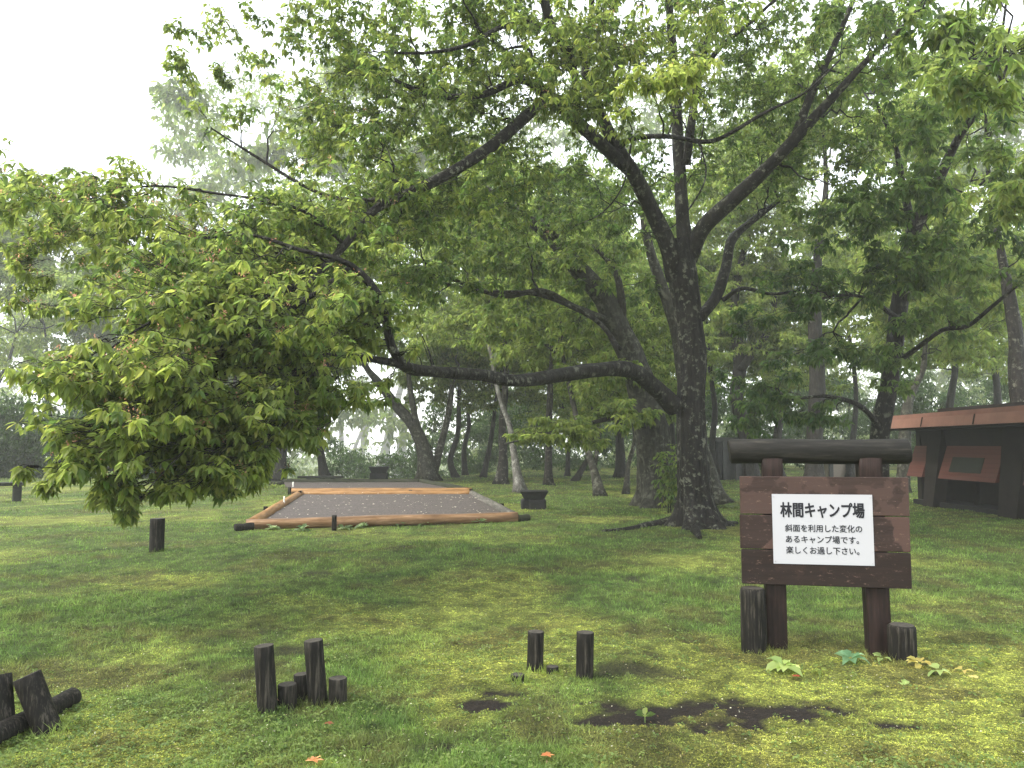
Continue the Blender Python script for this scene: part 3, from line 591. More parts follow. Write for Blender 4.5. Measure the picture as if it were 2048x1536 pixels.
# pads
GR = GREEN
pads = [pad(430, 630, 8.0, 210, 90, 1.4, 900, GR, .45, .22), pad(310, 790, 7.2, 170, 90, 1.1, 900, GR, .55, .25), pad(190, 760, 7.2, 75, 50, .8, 150, GR, .6, .15),
    pad(560, 700, 8.0, 170, 85, 1.2, 450, GR, .4, .2), pad(480, 850, 7.5, 130, 75, .9, 330, GR, .45, .15), pad(260, 900, 6.9, 120, 55, .7, 240, GR, .5, .15),
    pad(240, 965, 6.6, 30, 36, .25, 44, GR, .55, .1), pad(262, 995, 6.6, 12, 16, .12, 8, GR, .5), pad(410, 930, 7, 70, 35, .4, 80, GR, .5, .15), pad(120, 935, 6.7, 45, 25, .3, 40, GR, .6), pad(440, 955, 7, 16, 26, .12, 20, GR, .6), pad(385, 965, 6.9, 18, 22, .12, 18, GR, .6), pad(258, 1008, 6.6, 12, 22, .1, 16, GR, .6), pad(92, 965, 6.8, 20, 14, .15, 14, GR, .6), pad(200, 975, 6.7, 15, 22, .12, 16, GR, .5), pad(110, 450, 9.5, 110, 55, 1, 110, GR, .5, .4), pad(70, 560, 9.5, 70, 50, .9, 60, GR, .5, .4), pad(515, 900, 7.2, 28, 38, .3, 30, GR, .5),
    pad(640, 790, 8.2, 110, 40, .7, 150, GR, .4), pad(470, 930, 7.3, 60, 50, .4, 90, GR, .5, .1), pad(350, 960, 6.9, 70, 40, .4, 80, GR, .5, .1), pad(560, 850, 7.8, 90, 60, .6, 160, GR, .4, .1), pad(190, 880, 6.8, 80, 60, .5, 130, GR, .6, .1), pad(540, 930, 7.4, 25, 30, .2, 20, GR, .5), pad(830, 700, 9.0, 14, 20, .2, 10, GR, .6), pad(765, 760, 9.0, 22, 14, .2, 9, GR, .6), pad(740, 680, 8.9, 50, 25, .3, 30, GR, .6),
    pad(300, 470, 9.6, 200, 100, 1.8, 420, GR, .45, .35), pad(200, 390, 10.5, 150, 60, 1.4, 130, GR, .5, .35), pad(470, 560, 9, 200, 80, 1.4, 480, GR, .3, .25), pad(620, 470, 10, 200, 100, 1.8, 560, GR, .3, .12), pad(700, 620, 9, 120, 80, 1.1, 260, GR, .35, .1),
    pad(640, 270, 11.5, 170, 110, 2.2, 260, GR, .35, .05), pad(490, 60, 11.5, 200, 45, 1.8, 90, GR, .4), pad(370, 130, 11.5, 45, 32, .5, 30, GR, .4), pad(450, 150, 11.5, 30, 25, .5, 18, GR, .4),
    pad(700, 120, 11.5, 200, 90, 2, 300, GR, .35), pad(830, 240, 12, 200, 120, 2.4, 520, GR, .3), pad(820, 400, 11, 200, 90, 1.8, 420, GR, .25, .04), pad(980, 330, 13, 180, 150, 2.6, 520, GR, .2, .02),
    pad(950, 60, 11.8, 260, 80, 2.2, 520, GR, .3, .04), pad(1240, 100, 10.8, 220, 95, 1.8, 480, GR, .4, .12), pad(1330, 160, 8.4, 95, 36, .6, 90, GR, .8, .12), pad(1160, 180, 10.5, 150, 60, 1, 160, GR, .45, .12),
    pad(1480, 120, 14, 220, 130, 2.6, 560, MID, .3), pad(1480, 300, 15, 200, 90, 2.4, 330, MID, .2), pad(1700, 140, 13.5, 220, 130, 2.6, 520, MID, .3), pad(1620, 330, 14, 160, 70, 1.6, 240, MID, .2),
    pad(1100, -120, 13, 600, 130, 4, 700, MID, .3, 0, 1.5), pad(1500, -150, 14, 500, 150, 4, 500, MID, .3, 0, 1.5), pad(500, -110, 11, 200, 60, 2, 90, GR, .4, 0, 1.3), pad(850, 560, 12.5, 160, 40, 1.2, 160, MID, .2), pad(1180, 380, 15, 150, 90, 2, 260, MID, .2)]
t.fill(pads, .086)
main = finish_tree(t, 'broadleaf_tree', base, 'largest tree with dark mossy trunk and one long limb stretching left over the lawn', 'tree', 'trees of the wood', BARK, LEAF)
# exposed roots
mb = MB(); 
for rt in ([(1345, 1048, 30), (1300, 1052, 14), (1255, 1060, 9), (1205, 1064, 5)], [(1430, 1055, 26), (1458, 1050, 12), (1475, 1048, 6)], [(1390, 1062, 20), (1400, 1078, 8)]):
    pts = [G(a, b_)+A(0, 0, .02) for a, b_, w in rt]; rad = [pxm(w, 14.5)/2 for a, b_, w in rt]; p, r = crom(pts, rad, .05); tube(mb, p, r, 8, .08)
mb.build('root', BARK, main, origin=base)

DENS = 1.35
# second tree --------------------------------------------------------
base = G(1318, 1012); t = Tree(P(1180, 560, 19.3))
t.limb([(1320, 1020, 19.6, 96), (1314, 950, 19.6, 86), (1303, 870, 19.5, 80), (1288, 790, 19.4, 68), (1262, 710, 19.3, 60), (1232, 650, 19.2, 58), (1205, 595, 19.1, 48), (1150, 530, 18.9, 42), (1100, 470, 18.6, 36), (1040, 425, 18.3, 28), (960, 370, 18, 18), (900, 300, 17.6, 10)], 56, .07, .026, (.35, .8, 5), 2.)
t.limb([(1425, 1012, 19.2, 60), (1412, 950, 19.3, 50), (1388, 860, 19.5, 42), (1370, 760, 19.6, 36), (1350, 650, 19.7, 30), (1300, 500, 19.8, 22), (1280, 380, 20, 14)], 16, .12, .04, (.3, .9, 4), 3.)
t.limb([(1240, 660, 19.2, 26), (1243, 610, 19.1, 22), (1238, 565, 19, 16), (1222, 530, 18.9, 12), (1185, 490, 18.8, 9)], 10, .1, .05)
t.limb([(1222, 645, 19.1, 20), (1150, 615, 18.4, 16), (1085, 582, 17.8, 14), (1010, 592, 17.4, 12), (940, 572, 17, 10), (870, 545, 16.7, 7)], 10, .1, .05)
t.limb([(1300, 860, 19.4, 20), (1250, 835, 18.6, 12), (1170, 848, 17.8, 9), (1090, 868, 17.2, 6), (1010, 888, 16.7, 4)], 8, .1, .05)
pads = [pad(1060, 500, 18, 240, 70, 2.6, 520, MID, .3), pad(900, 520, 17, 170, 50, 2, 260, MID, .3), pad(1150, 410, 19, 180, 70, 2.6, 360, DARK, .4), pad(1090, 640, 19.5, 160, 45, 2, 200, MID, .5), pad(1280, 560, 20, 130, 70, 2, 220, MID, .2), pad(1260, 430, 20, 150, 90, 2.5, 260, MID, .2),
    pad(1150, 850, 17.4, 100, 14, .6, 150, MID, .75), pad(1060, 872, 16.9, 60, 9, .4, 70, MID, .9), pad(1240, 830, 18.2, 70, 30, .8, 130, MID, .55), pad(1170, 880, 17.4, 60, 14, .5, 60, MID, .6), pad(1230, 740, 19, 110, 40, 1.2, 120, MID, .5), pad(980, 660, 19, 120, 40, 1.5, 130, MID, .6), pad(950,420,17.5,200,80,2.5,300,DARK,.4)]
t.fill(pads, .13)
finish_tree(t, 'broadleaf_tree', base, 'thick lichen covered tree leaning left just behind the largest tree', 'tree', 'trees of the wood', BARK2, LEAF)
# right tree -----------------------------------------------------------
base = G(1752, 985); t = Tree(P(1830, 450, 15.5))
t.limb([(1752, 990, 16.3, 52), (1756, 900, 16.3, 44), (1764, 840, 16.2, 42), (1778, 770, 16.1, 40), (1790, 690, 16, 40), (1800, 600, 15.9, 38), (1812, 520, 15.7, 36), (1832, 450, 15.5, 32), (1862, 400, 15.3, 26), (1895, 320, 15, 22), (1935, 250, 14.5, 16), (2000, 190, 13.8, 10)], 16, .1, .035, (.3, .6, 4), 4.)
t.limb([(1822, 490, 15.6, 24), (1818, 430, 15.6, 20), (1805, 370, 15.5, 16), (1790, 290, 15.2, 12), (1750, 200, 15, 8)], 10, .1, .05)
t.limb([(1768, 872, 16.2, 18), (1742, 832, 16, 13), (1708, 806, 15.8, 12), (1650, 792, 15.6, 9), (1580, 800, 15.4, 6)], 10, .1, .05)
t.limb([(1790, 730, 16, 16), (1835, 695, 15.6, 11), (1885, 660, 15.2, 11), (1935, 652, 14.8, 10), (1985, 612, 14.4, 9), (2060, 550, 14, 7)], 10, .1, .05)
t.limb([(1800, 640, 15.8, 14), (1740, 600, 15.3, 9), (1680, 590, 14.9, 7), (1600, 610, 14.5, 5)], 8, .1, .05)
t.limb([(1935, 250, 14.5, 14), (1960, 160, 12.5, 10), (1990, 120, 10, 9), (2010, 100, 8.2, 7)], 8, .1, .05)
DK = ((.034, .066, .017), (.105, .150, .036)); DENS = .88
pads = [pad(1860, 300, 13.5, 210, 110, 2.6, 560, DK, .5), pad(1740, 430, 14, 160, 50, 1.8, 330, DK, .35), pad(1930, 450, 13.5, 150, 60, 2, 330, DK, .4), pad(1600, 560, 14.6, 110, 41, 1.2, 130, DK, .2), pad(1560, 620, 14.6, 90, 35, 1, 110, DK, .15), pad(1720, 560, 14.8, 130, 54, 1.5, 230, DK, .3), pad(1900, 560, 14.2, 160, 54, 1.6, 260, DK, .5),
    pad(1840, 640, 14.8, 120, 48, 1.2, 180, DK, .5), pad(1640, 700, 15.4, 110, 35, 1.2, 130, DK, .2), pad(1780, 740, 15.2, 80, 41, .8, 110, DK, .6), pad(1960, 140, 8.6, 130, 120, 1, 190, MID, .45), pad(1900, 60, 10, 160, 60, 1.5, 200, MID, .35), pad(2040, 330, 11, 90, 120, 1.5, 200, MID, .4),
    pad(1540, 790, 15.8, 110, 41, 1.2, 170, DK, .2), pad(1500, 830, 16.2, 80, 38, 1, 110, DK, .15), pad(1640, 830, 16, 100, 32, 1, 110, DK, .2), pad(1900, -100, 13, 300, 120, 4, 350, DK, .4, 0, 1.5)]
t.fill(pads, .125)
finish_tree(t, 'broadleaf_tree', base, 'tree rising behind the right post of the sign, forked high up', 'tree', 'trees of the wood', BARK, LEAF)
# ------------------------------------------------------------------ forest behind: crown templates
TPL = []
for k in range(4):
    t = Tree(A(0, 0, 4)); pd = []
    R = (3.6, 4.2, 3.2, 4.6)[k]; H = (7.5, 8.5, 6.5, 8)[k]
    for i in range(34):
        z = rng.uniform(.2, 1); rr = R*math.sqrt(max(.05, 1-(2*z-.9)**2*.75)); a = i*2.4+rng.random(); q = rng.uniform(.25, .95)*rr
        pd.append((A(math.cos(a)*q, math.sin(a)*q, z*H-.8), (rng.uniform(1.0, 1.7), rng.uniform(1.0, 1.7), rng.uniform(.45, .85)), 125))
    mb = MB()
    for (c, r, nn) in pd:
        u = unit(rng.normal(0, 1, (nn, 3)))*(rng.random((nn, 1))**.4); m_ = 7; sub = unit(rng.normal(0, 1, (m_, 3)))*.8; p = c+(u*.38+sub[rng.integers(0, m_, nn)])*np.array(r)
        rosettes(mb, p, np.zeros((nn, 3)), np.full(nn, .19), colset(nn, (.070, .108, .024), (.215, .260, .062), .5), 4, 7, True)
    me = mb.mesh('crown', False, True); me.materials.append(LEAF); TPL.append((me, pd))
def btree(nodes, label, tpl, scale=1., mat=None, name='broadleaf_tree', rot=None, forks=(), top=None, dz=0., rise=2.2, far=None):
    "nodes (px,py,width) from the foot up; depth from the foot"
    base = G(nodes[0][0], nodes[0][1]); Yd = base[1]
    if far: Yd = far; base = A((nodes[0][0]-1024)/F*far, far, float(gh((nodes[0][0]-1024)/F*far, far)))
    t = Tree(base+A(0, 0, 5))
    nn = [(a, b_, Yd+.25*i, w) for i, (a, b_, w) in enumerate(nodes)]; nn[0] = (nn[0][0], nn[0][1]+3, Yd, nn[0][3])
    pts = [P(a, b_, Y) for a, b_, Y, w in nn]; rad = [pxm(w, Y)/2 for a, b_, Y, w in nn]
    if far: pts[0] = base.copy()
    d = pts[-1]-pts[-2]; d = unit(d)+A(0, 0, .7); e0 = pts[-1]
    for k in range(2): pts.append(pts[-1]+unit(d+rng.normal(0, .2, 3))*rise); rad.append(rad[-1]*.62)
    t.limbw(pts, rad, 12, .25, .04, (.28, .7, 4), random.random()*9)
    for fk in forks:
        t.limbw([P(a, b_, Yd+.3+.2*i) for i, (a, b_, w) in enumerate(fk)], [pxm(w, Yd)/2 for a, b_, w in fk], 8, .25, .05)
    me, pd = TPL[tpl]; rt = rng.random()*6.28 if rot is None else rot; c_, s_ = math.cos(rt), math.sin(rt)
    cc = (e0 if top is None else P(top[0], top[1], Yd))+A(0, 0, dz); cc[2] = max(cc[2], base[2]+2.2)-.6
    tips = []
    for (c, r, k) in pd:
        for j in range(4):
            q = (c+rng.normal(0, .5, 3)*np.array(r)*1.3)*scale; tips.append(cc+A(q[0]*c_-q[1]*s_, q[0]*s_+q[1]*c_, q[2]))
    t.root = pts[-3]; t.connect(np.array(tips)[::4], 8, .09, .016, .13, t.w, 5, 5, .25, .01); t.connect(np.array(tips), 6, .03, .010, .14, t.w, 4, 4, .15, .006)
    e = empty(name, base, label, 'tree', 'trees of the wood'); t.w.build('trunk', mat or FARB, e, origin=base)
    o = bpy.data.objects.new('crown', me); C.objects.link(o); o.parent = e; o.location = cc-base; o.rotation_euler.z = rt; o.scale = (scale,)*3
    return e
BT = [
 ([(1630, 972, 40), (1629, 900, 32), (1632, 820, 32), (1634, 740, 30), (1630, 650, 27), (1632, 560, 20), (1640, 480, 17)], 'straight dark trunk behind the middle of the sign', 1, .95, None, ()),
 ([(1505, 965, 34), (1492, 880, 26), (1474, 790, 28), (1480, 720, 26), (1468, 640, 20), (1474, 560, 16)], 'crooked tree with an elbowed fork right of the largest trunk', 0, .9, None, ([(1482, 740, 18), (1505, 705, 16), (1540, 655, 13), (1548, 590, 11), (1530, 520, 9), (1552, 450, 7)],)),
 ([(1560, 962, 24), (1552, 900, 18), (1560, 820, 14), (1548, 760, 12)], 'thin tree just behind the left half of the sign', 2, .9, None, ()),
 ([(1805, 985, 26), (1812, 840, 22), (1822, 790, 16), (1845, 740, 12), (1850, 700, 9)], 'grey slanting tree at the left end of the red building', 2, .9, BARK2, ()),
 ([(2075, 1010, 46), (2056, 900, 36), (2036, 770, 32), (2032, 680, 28), (2018, 590, 24), (2005, 520, 16)], 'dark tree in front of the red building at the right edge', 3, .8, BARK, ()),
 ([(556, 962, 30), (562, 890, 24), (573, 845, 22), (590, 780, 16)], 'broad hazy trunk leaning right, left of the long plank bench', 1, 1.0, None, ()),
 ([(650, 957, 20), (641, 905, 15), (636, 865, 14), (612, 838, 11), (588, 815, 9)], 'S shaped trunk rising behind the long plank bench', 2, 1.0, None, ([(637, 868, 9), (650, 820, 7), (655, 780, 5)],)),
 ([(682, 954, 12), (683, 880, 10), (679, 800, 8)], 'thin upright stem at the right end of the long plank bench', 0, .9, None, ()),
 ([(718, 952, 15), (725, 900, 11), (728, 830, 11), (722, 780, 8)], 'slender dark stem left of the small far stove', 3, .85, None, ([(722, 930, 6), (735, 860, 6), (743, 800, 5)],)),
 ([(692, 952, 11), (703, 915, 9), (716, 880, 7), (728, 850, 5)], 'thin leaning stem with a side branch between the bench and far stove', 2, .8, None, ([(704, 925, 5), (722, 905, 4), (738, 880, 3)],)),
 ([(756, 952, 22), (772, 895, 18), (784, 840, 15), (802, 775, 12)], 'dark trunk leaning right directly behind the small far stove', 0, 1.0, None, ()),
 ([(792, 955, 26), (802, 910, 22), (808, 850, 15), (820, 780, 11)], 'wide hazy trunk right of the small far stove', 1, .95, None, ()),
 ([(856, 962, 40), (848, 900, 30), (826, 852, 24), (790, 808, 20), (758, 765, 16), (730, 730, 12)], 'rough trunk leaning left with a second stem, behind the far bed', 3, 1.0, BARK2, ([(866, 950, 18), (882, 890, 15), (896, 830, 13), (905, 770, 10)], [(838, 870, 14), (824, 800, 12), (815, 740, 9)])),
 ([(912, 955, 14), (900, 920, 12), (915, 870, 10), (918, 800, 8)], 'slim hazy trunk right of the rough leaning one', 2, .9, None, ()),
 ([(930, 950, 12), (928, 900, 10), (938, 850, 8), (935, 790, 6)], 'slim hazy pole of a tree left of the dark flared trunk', 0, .8, None, ()),
 ([(966, 955, 12), (978, 900, 10), (986, 850, 9), (992, 800, 6)], 'thin dark stem slanting right beside the dark flared trunk', 2, .8, None, ()),
 ([(1003, 968, 26), (1006, 910, 18), (1005, 850, 15), (1010, 780, 13), (1012, 700, 10)], 'dark trunk with a flared foot left of the near stove', 1, .9, BARK, ()),
 ([(1042, 985, 22), (1028, 910, 13), (1020, 855, 11), (1004, 810, 10), (992, 765, 9), (984, 715, 8), (975, 670, 7)], 'pale lichen spotted slender tree curving left behind the near stove', 0, .8, PALEB, ()),
 ([(1097, 970, 18), (1097, 910, 14), (1098, 840, 13), (1101, 770, 12), (1105, 690, 9)], 'dark upright trunk right of the near stove', 3, .85, BARK, ()),
 ([(1202, 992, 24), (1186, 935, 15), (1168, 880, 13), (1152, 830, 11), (1138, 770, 10), (1126, 710, 8)], 'pale brown trunk curving left between the near stove and the big trees', 2, .8, BARK2, ([(1190, 930, 9), (1198, 870, 8), (1196, 820, 6)],)),
 ([(1148, 962, 13), (1168, 932, 10), (1182, 895, 8), (1184, 840, 6)], 'thin trunk leaning right behind the low bright bough', 1, .75, None, ()),
 ([(1252, 988, 11), (1257, 930, 9), (1270, 880, 8), (1268, 820, 6)], 'thin crooked stem left of the lichen covered leaning tree', 2, .7, BARK2, ()),
 ([(1242, 955, 22), (1240, 890, 18), (1236, 830, 13), (1240, 760, 10)], 'faint wide trunk far behind the thin crooked stem', 3, .9, None, ()),
 ([(1135, 952, 10), (1137, 890, 7), (1140, 840, 5)], 'faint pole thin stem far right of the dark upright trunk', 0, .7, None, ()),
 ([(100, 966, 16), (105, 900, 13), (98, 830, 11), (90, 760, 9)], 'hazy tree with pale crown at the far left of the lawn', 3, 1.9, None, (), 62),
 ([(-60, 975, 18), (-40, 880, 14), (-10, 780, 10)], 'hazy tall tree cut by the left edge', 1, 2.0, None, (), 58),
 ([(240, 964, 14), (232, 900, 11), (240, 840, 9)], 'hazy tree behind the hanging foliage at left', 0, 1.7, None, (), 66),
 ([(400, 962, 16), (410, 900, 12), (402, 850, 9)], 'hazy tree behind the lower right tips of the hanging foliage', 2, 1.5, None, (), 64),
 ([(480, 962, 20), (478, 900, 15), (470, 850, 12)], 'dim trunk at the right edge of the hanging foliage', 3, .9, None, ()),
 ([(1435, 960, 16), (1425, 890, 13), (1430, 820, 11), (1420, 740, 9)], 'hazy tree seen just right of the largest trunk', 2, .9, None, ()),
 ([(1700, 955, 14), (1705, 890, 12), (1712, 800, 9), (1706, 720, 8)], 'hazy thin tree between the two dark trunks behind the sign', 1, .9, None, ()),
 ([(1900, 952, 22), (1895, 850, 16), (1910, 740, 12)], 'hazy tree behind the roof of the red building', 0, 1.05, None, ()),
 ([(2010, 952, 22), (2000, 850, 16), (1990, 740, 12)], 'hazy tree behind the right end of the salmon roof', 3, 1.0, None, ()),
 ([(1350, 948, 16), (1345, 880, 13), (1338, 790, 10)], 'hazy tree hidden mostly behind the two big trunks', 1, 1.0, None, ()),
]
for q in BT: btree(*q[:3], q[3]*(1.12 if len(q) < 7 else 1), q[4], forks=q[5], far=q[6] if len(q) > 6 else None)
# ------------------------------------------------------------------ far wood and undergrowth
def cloud(name, label, clumps, size, mat=LEAF, cs=((.045, .070, .018), (.14, .175, .045)), per=120, flat=.35, k=.4, cat='woodland'):
    mb = MB()
    for (c, r) in clumps:
        u = unit(rng.normal(0, 1, (per, 3)))*(rng.random((per, 1))**.45); p = np.asarray(c)+u*A(r, r, r*flat)
        rosettes(mb, p, np.zeros((per, 3)), np.full(per, size), colset(per, cs[0], cs[1], k), 3, 5, True)
    return tag(mb.build(name, mat, smooth=False, colors=True), label, cat, kind='stuff')
cl = []
for i in range(760):
    y = rng.uniform(75, 190); x = rng.uniform(-.75, .80)*y; z = rng.uniform(-.10, .50)*y
    u = 1024+F*x/y; v = 888-(z-1.5)*F/y
    if 440 < u < 860 and v > 640 and rng.random() < .55: continue
    if u < 330 and v < 520: continue
    cl.append((A(x, y, z), rng.uniform(2.5, 4.5)*y/85))
cloud('distant_woodland', 'pale hazy mass of foliage beyond the wood', cl, .95, per=85, flat=.5)
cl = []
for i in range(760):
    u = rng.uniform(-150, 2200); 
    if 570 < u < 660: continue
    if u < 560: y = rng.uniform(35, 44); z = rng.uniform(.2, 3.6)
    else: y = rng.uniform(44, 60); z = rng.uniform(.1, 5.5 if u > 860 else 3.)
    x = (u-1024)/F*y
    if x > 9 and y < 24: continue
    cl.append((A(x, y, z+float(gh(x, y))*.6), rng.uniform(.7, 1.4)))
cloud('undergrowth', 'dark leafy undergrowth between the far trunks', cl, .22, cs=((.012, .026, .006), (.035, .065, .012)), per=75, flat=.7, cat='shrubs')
# climbing plant at the foot of the second tree
def bush(name, c, r, n, size, cs, k, label, cat, h=1.):
    mb = MB(); u = unit(rng.normal(0, 1, (n, 3)))*(rng.random((n, 1))**.5); p = u*np.asarray(r)+A(0, 0, h)
    rosettes(mb, p, unit(u), np.full(n, size), colset(n, cs[0], cs[1], k), 3, 6, False)
    e = empty(name, c, label, cat); mb.build('leaves', LEAF, e, False, True)
    t = MB(); m = max(3, n//12); PL = np.stack([A(0, 0, -.05)+p[:m]*A(.15, .15, 0), p[:m]*A(.5, .5, .5), p[:m]], 1); tubes_batch(t, PL, np.full(m, .008), np.full(m, .003)); t.build('stem', BARK, e); return e
bush('climbing_vine', G(1335, 1024)+A(0, -.2, 0), (.34, .25, .75), 150, .11, MID, .3, 'leafy vine climbing the foot of the leaning lichen covered tree', 'vine', .8)
bush('shrub', G(1295, 1010), (.22, .2, .35), 40, .1, MID, .3, 'small shrub left of the leafy vine', 'shrub', .35)
bush('shrub', G(225, 965), (.9, .7, .25), 60, .14, MID, .7, 'low pale shrub in the grass at the far left of the beds', 'shrub', .25)
bush('shrub', G(515, 976), (.9, .5, .14), 70, .12, MID, .7, 'low trailing weeds left of the far gravel bed', 'weeds', .12)
# ------------------------------------------------------------------ grass and weeds
def scatter(n, y0, y1, p=1.6, xm=.80):
    u = rng.random(n); e = 1-p; y = (y0**e+u*(y1**e-y0**e))**(1/e); x = rng.uniform(-1, 1, n)*(xm*y+.6); return x, y
def inbed(x, y):
    out = np.zeros(len(x), bool)
    for poly in ([FL, FR, BR_, BL_], [F2L, F2R, B2R, B2L]):
        ins = np.ones(len(x), bool)
        for i in range(4):
            a, b_ = poly[i], poly[(i+1) % 4]; ins &= ((b_[0]-a[0])*(y-a[1])-(b_[1]-a[1])*(x-a[0])) > -.02*8
        out |= ins
    return out | ((x > 10.1) & (y > 9) & (y < 20.6))
def gz(x, y): 
    nr = 1-sst(7, 14, y); s = soil(x, y); return gh(x, y)+nr*(fbm(x, y, 8, 3, 13.)-.5)*.06*(1-s*.8)-nr*s*.012
mb = MB()
x, y = scatter(460000, 3.0, 46, 1.75); keep = ~inbed(x, y); keep &= rng.random(len(x)) > np.clip(soil(x, y)*1.05, 0, .97)
ms = moss(x, y); tall = fbm(x, y, 1.1, 3, 50.); keep &= rng.random(len(x)) > ms*.8*(1-sst(7, 12, y))
x, y, ms, tall = x[keep], y[keep], ms[keep], tall[keep]; N = len(x)
h = (.007+.016*(1-ms)+np.clip(tall-.5, 0, 1)*.06)*rng.uniform(.5, 1.5, N)*(1+y*.012); w = np.maximum(.0030, y*.00085)*rng.uniform(.7, 1.3, N)
az = rng.random(N)*6.28; s = np.stack([np.cos(az), np.sin(az), 0*az], 1)*w[:, None]*.5; ln = np.stack([rng.normal(0, .5, N), rng.normal(0, .5, N), np.ones(N)], 1)*h[:, None]
for (tx, ty, tr) in TUFT+[(float(SC[0])-.33, float(SC[1])+.03, .07), (float(SC[0])+.30, float(SC[1])-.03, .08)]:
    k = 150; a_ = rng.random(k)*6.28; q_ = tr*rng.uniform(1.0, 1.9, k); x = np.append(x, tx+np.cos(a_)*q_); y = np.append(y, ty+np.sin(a_)*q_)
    h = np.append(h, rng.uniform(.02, .075, k)*rng.uniform(.5, 1.3)); w = np.append(w, np.full(k, .0035)); az = np.append(az, a_+1.57)
N = len(x); s = np.stack([np.cos(az), np.sin(az), 0*az], 1)*w[:, None]*.5; ln = np.stack([rng.normal(0, .5, N), rng.normal(0, .5, N), np.ones(N)], 1)*h[:, None]
b0 = np.stack([x, y, gz(x, y)-.004], 1); col = gcol(x, y)*A(.92, 1.06, .95)*rng.uniform(.65, 1.6, (N, 1)); V = np.stack([b0-s, b0+s, b0+ln*.55+s*.7, b0+ln+A(0, 0, 0), b0+ln*.55-s*.7], 1)
i = np.arange(N)[:, None]*5; mb.add(V.reshape(-1, 3), [i+np.array([[0, 1, 2, 4]]), i+np.array([[4, 2, 3]])], np.repeat(np.clip(col, .003, .5), 5, 0))
tag(mb.build('grass', GRASSM, smooth=False, colors=True), 'short patchy grass covering the lawn', 'grass', kind='stuff')
# small leafy ground cover
mb = MB(); x, y = scatter(42000, 3.1, 20, 1.9); pt = fbm(x, y, .9, 3, 90.); keep = ~inbed(x, y) & (rng.random(len(x)) < np.clip((pt-.42)*3.5, .10, 1)) & (soil(x, y) < .5); x, y = x[keep], y[keep]; N = len(x)
sz_ = rng.uniform(.008, .018, N)*(1+y*.04); cc_ = colset(N, (.055, .095, .022), (.15, .20, .05), .45)
rosettes(mb, np.stack([x, y, gz(x, y)+rng.uniform(.004, .03, N)], 1), np.zeros((N, 3)), sz_*1.3, cc_, 3, 6, True, lo=-25, hi=35)
# moss tufts
x, y = scatter(190000, 3.0, 10, 1.9); ms = moss(x, y); keep = (rng.random(len(x)) < ms) & (rng.random(len(x)) > soil(x, y)*.9); x, y = x[keep], y[keep]; N = len(x)
cm = gcol(x, y)*A(1.15, 1.12, .9)*rng.uniform(.35, 1.9, (N, 1)); rosettes(mb, np.stack([x, y, gz(x, y)+.003], 1), np.zeros((N, 3)), rng.uniform(.005, .012, N)*(.6+y*.09), cm, 3, 4, True, lo=0, hi=65)
tag(mb.build('ground_weeds', GRASSM, smooth=False, colors=True), 'small leafy weeds and moss among the grass', 'weeds', kind='stuff')
# petals and litter
mb = MB(); x, y = scatter(2600, 3.2, 30, 1.5); z = np.where(inbed(x, y), .10, gz(x, y)+.012); N = len(x); a = rng.random(N)*6.28
leafmesh(mb, np.stack([x, y, z], 1), np.stack([np.cos(a), np.sin(a), rng.normal(0, .2, N)], 1), np.maximum(.010, y*.0011)*rng.uniform(.7, 1.5, N), np.maximum(.008, y*.0009), np.zeros(N), np.tile(A(.50, .48, .36), (N, 1))*rng.uniform(.35, 1.2, (N, 1)), True)
n_ = 5000; x, y = scatter(n_, 3.2, 8, 1.8); k_ = ~inbed(x, y); x, y = x[k_], y[k_]; n_ = len(x); a = rng.random(n_)*6.28; lc = np.array([(.05, .030, .016), (.13, .085, .04), (.30, .25, .14), (.02, .016, .012)])[rng.integers(0, 4, n_)]
leafmesh(mb, np.stack([x, y, gz(x, y)+.006], 1), np.stack([np.cos(a), np.sin(a), rng.normal(0, .3, n_)], 1), rng.uniform(.006, .022, n_), rng.uniform(.003, .009, n_), np.zeros(n_), lc*rng.uniform(.6, 1.4, (n_, 1)), True)
# more on the beds
u = rng.random((260, 2)); p = (FL*(1-u[:, :1])+FR*u[:, :1])*(1-u[:, 1:])+(BL_*(1-u[:, :1])+BR_*u[:, :1])*u[:, 1:]; p[:, 2] = .115; a = rng.random(260)*6.28
leafmesh(mb, p, np.stack([np.cos(a), np.sin(a), .1+0*a], 1), rng.uniform(.03, .08, 260), rng.uniform(.02, .04, 260), np.zeros(260), np.tile(A(.5, .46, .36), (260, 1))*rng.uniform(.5, 1.1, (260, 1)), True)
tag(mb.build('fallen_petals', GRASSM, smooth=False, colors=True), 'pale petals and scraps scattered over lawn and gravel', 'litter', kind='stuff')
# seedlings by the sign
def seedling(px, py, size, k, cs, label, kcol=.5, name='seedling', el=(5, 45)):
    g = G(px, py); g[2] = float(gz(g[0], g[1])); e = empty(name, g, label, 'plant', 'broad leaved seedlings at the foot of the sign'); mb = MB()
    az = np.arange(k)*6.28/k+rng.random(k)*.7; ele = np.radians(rng.uniform(el[0], el[1], k)); d = np.stack([np.cos(az)*np.cos(ele), np.sin(az)*np.cos(ele), np.sin(ele)], 1)
    L = size*rng.uniform(.75, 1.2, k); leafmesh(mb, np.tile(A(0, 0, .02), (k, 1))+d*.015, d, L, L*.58, rng.uniform(.3, .75, k), colset(k, cs[0], cs[1], kcol)); mb.build('leaves', LEAF, e, False, True)
    m = MB(); tube(m, np.array([[0, 0, -.02], [0, 0, .025]]), np.array([.004, .003]), 6, 0); m.build('stem', LEAFSTEM, e); return e
LEAFSTEM = plain('green_stem', (.10, .15, .04), .6)
PALE = ((.20, .28, .10), (.34, .40, .14)); BLU = ((.10, .19, .10), (.17, .28, .15)); YEL = ((.30, .28, .07), (.42, .34, .12))
seedling(1568, 1340, .135, 9, PALE, 'pale yellow green broad leaved seedling between the sign posts, left')
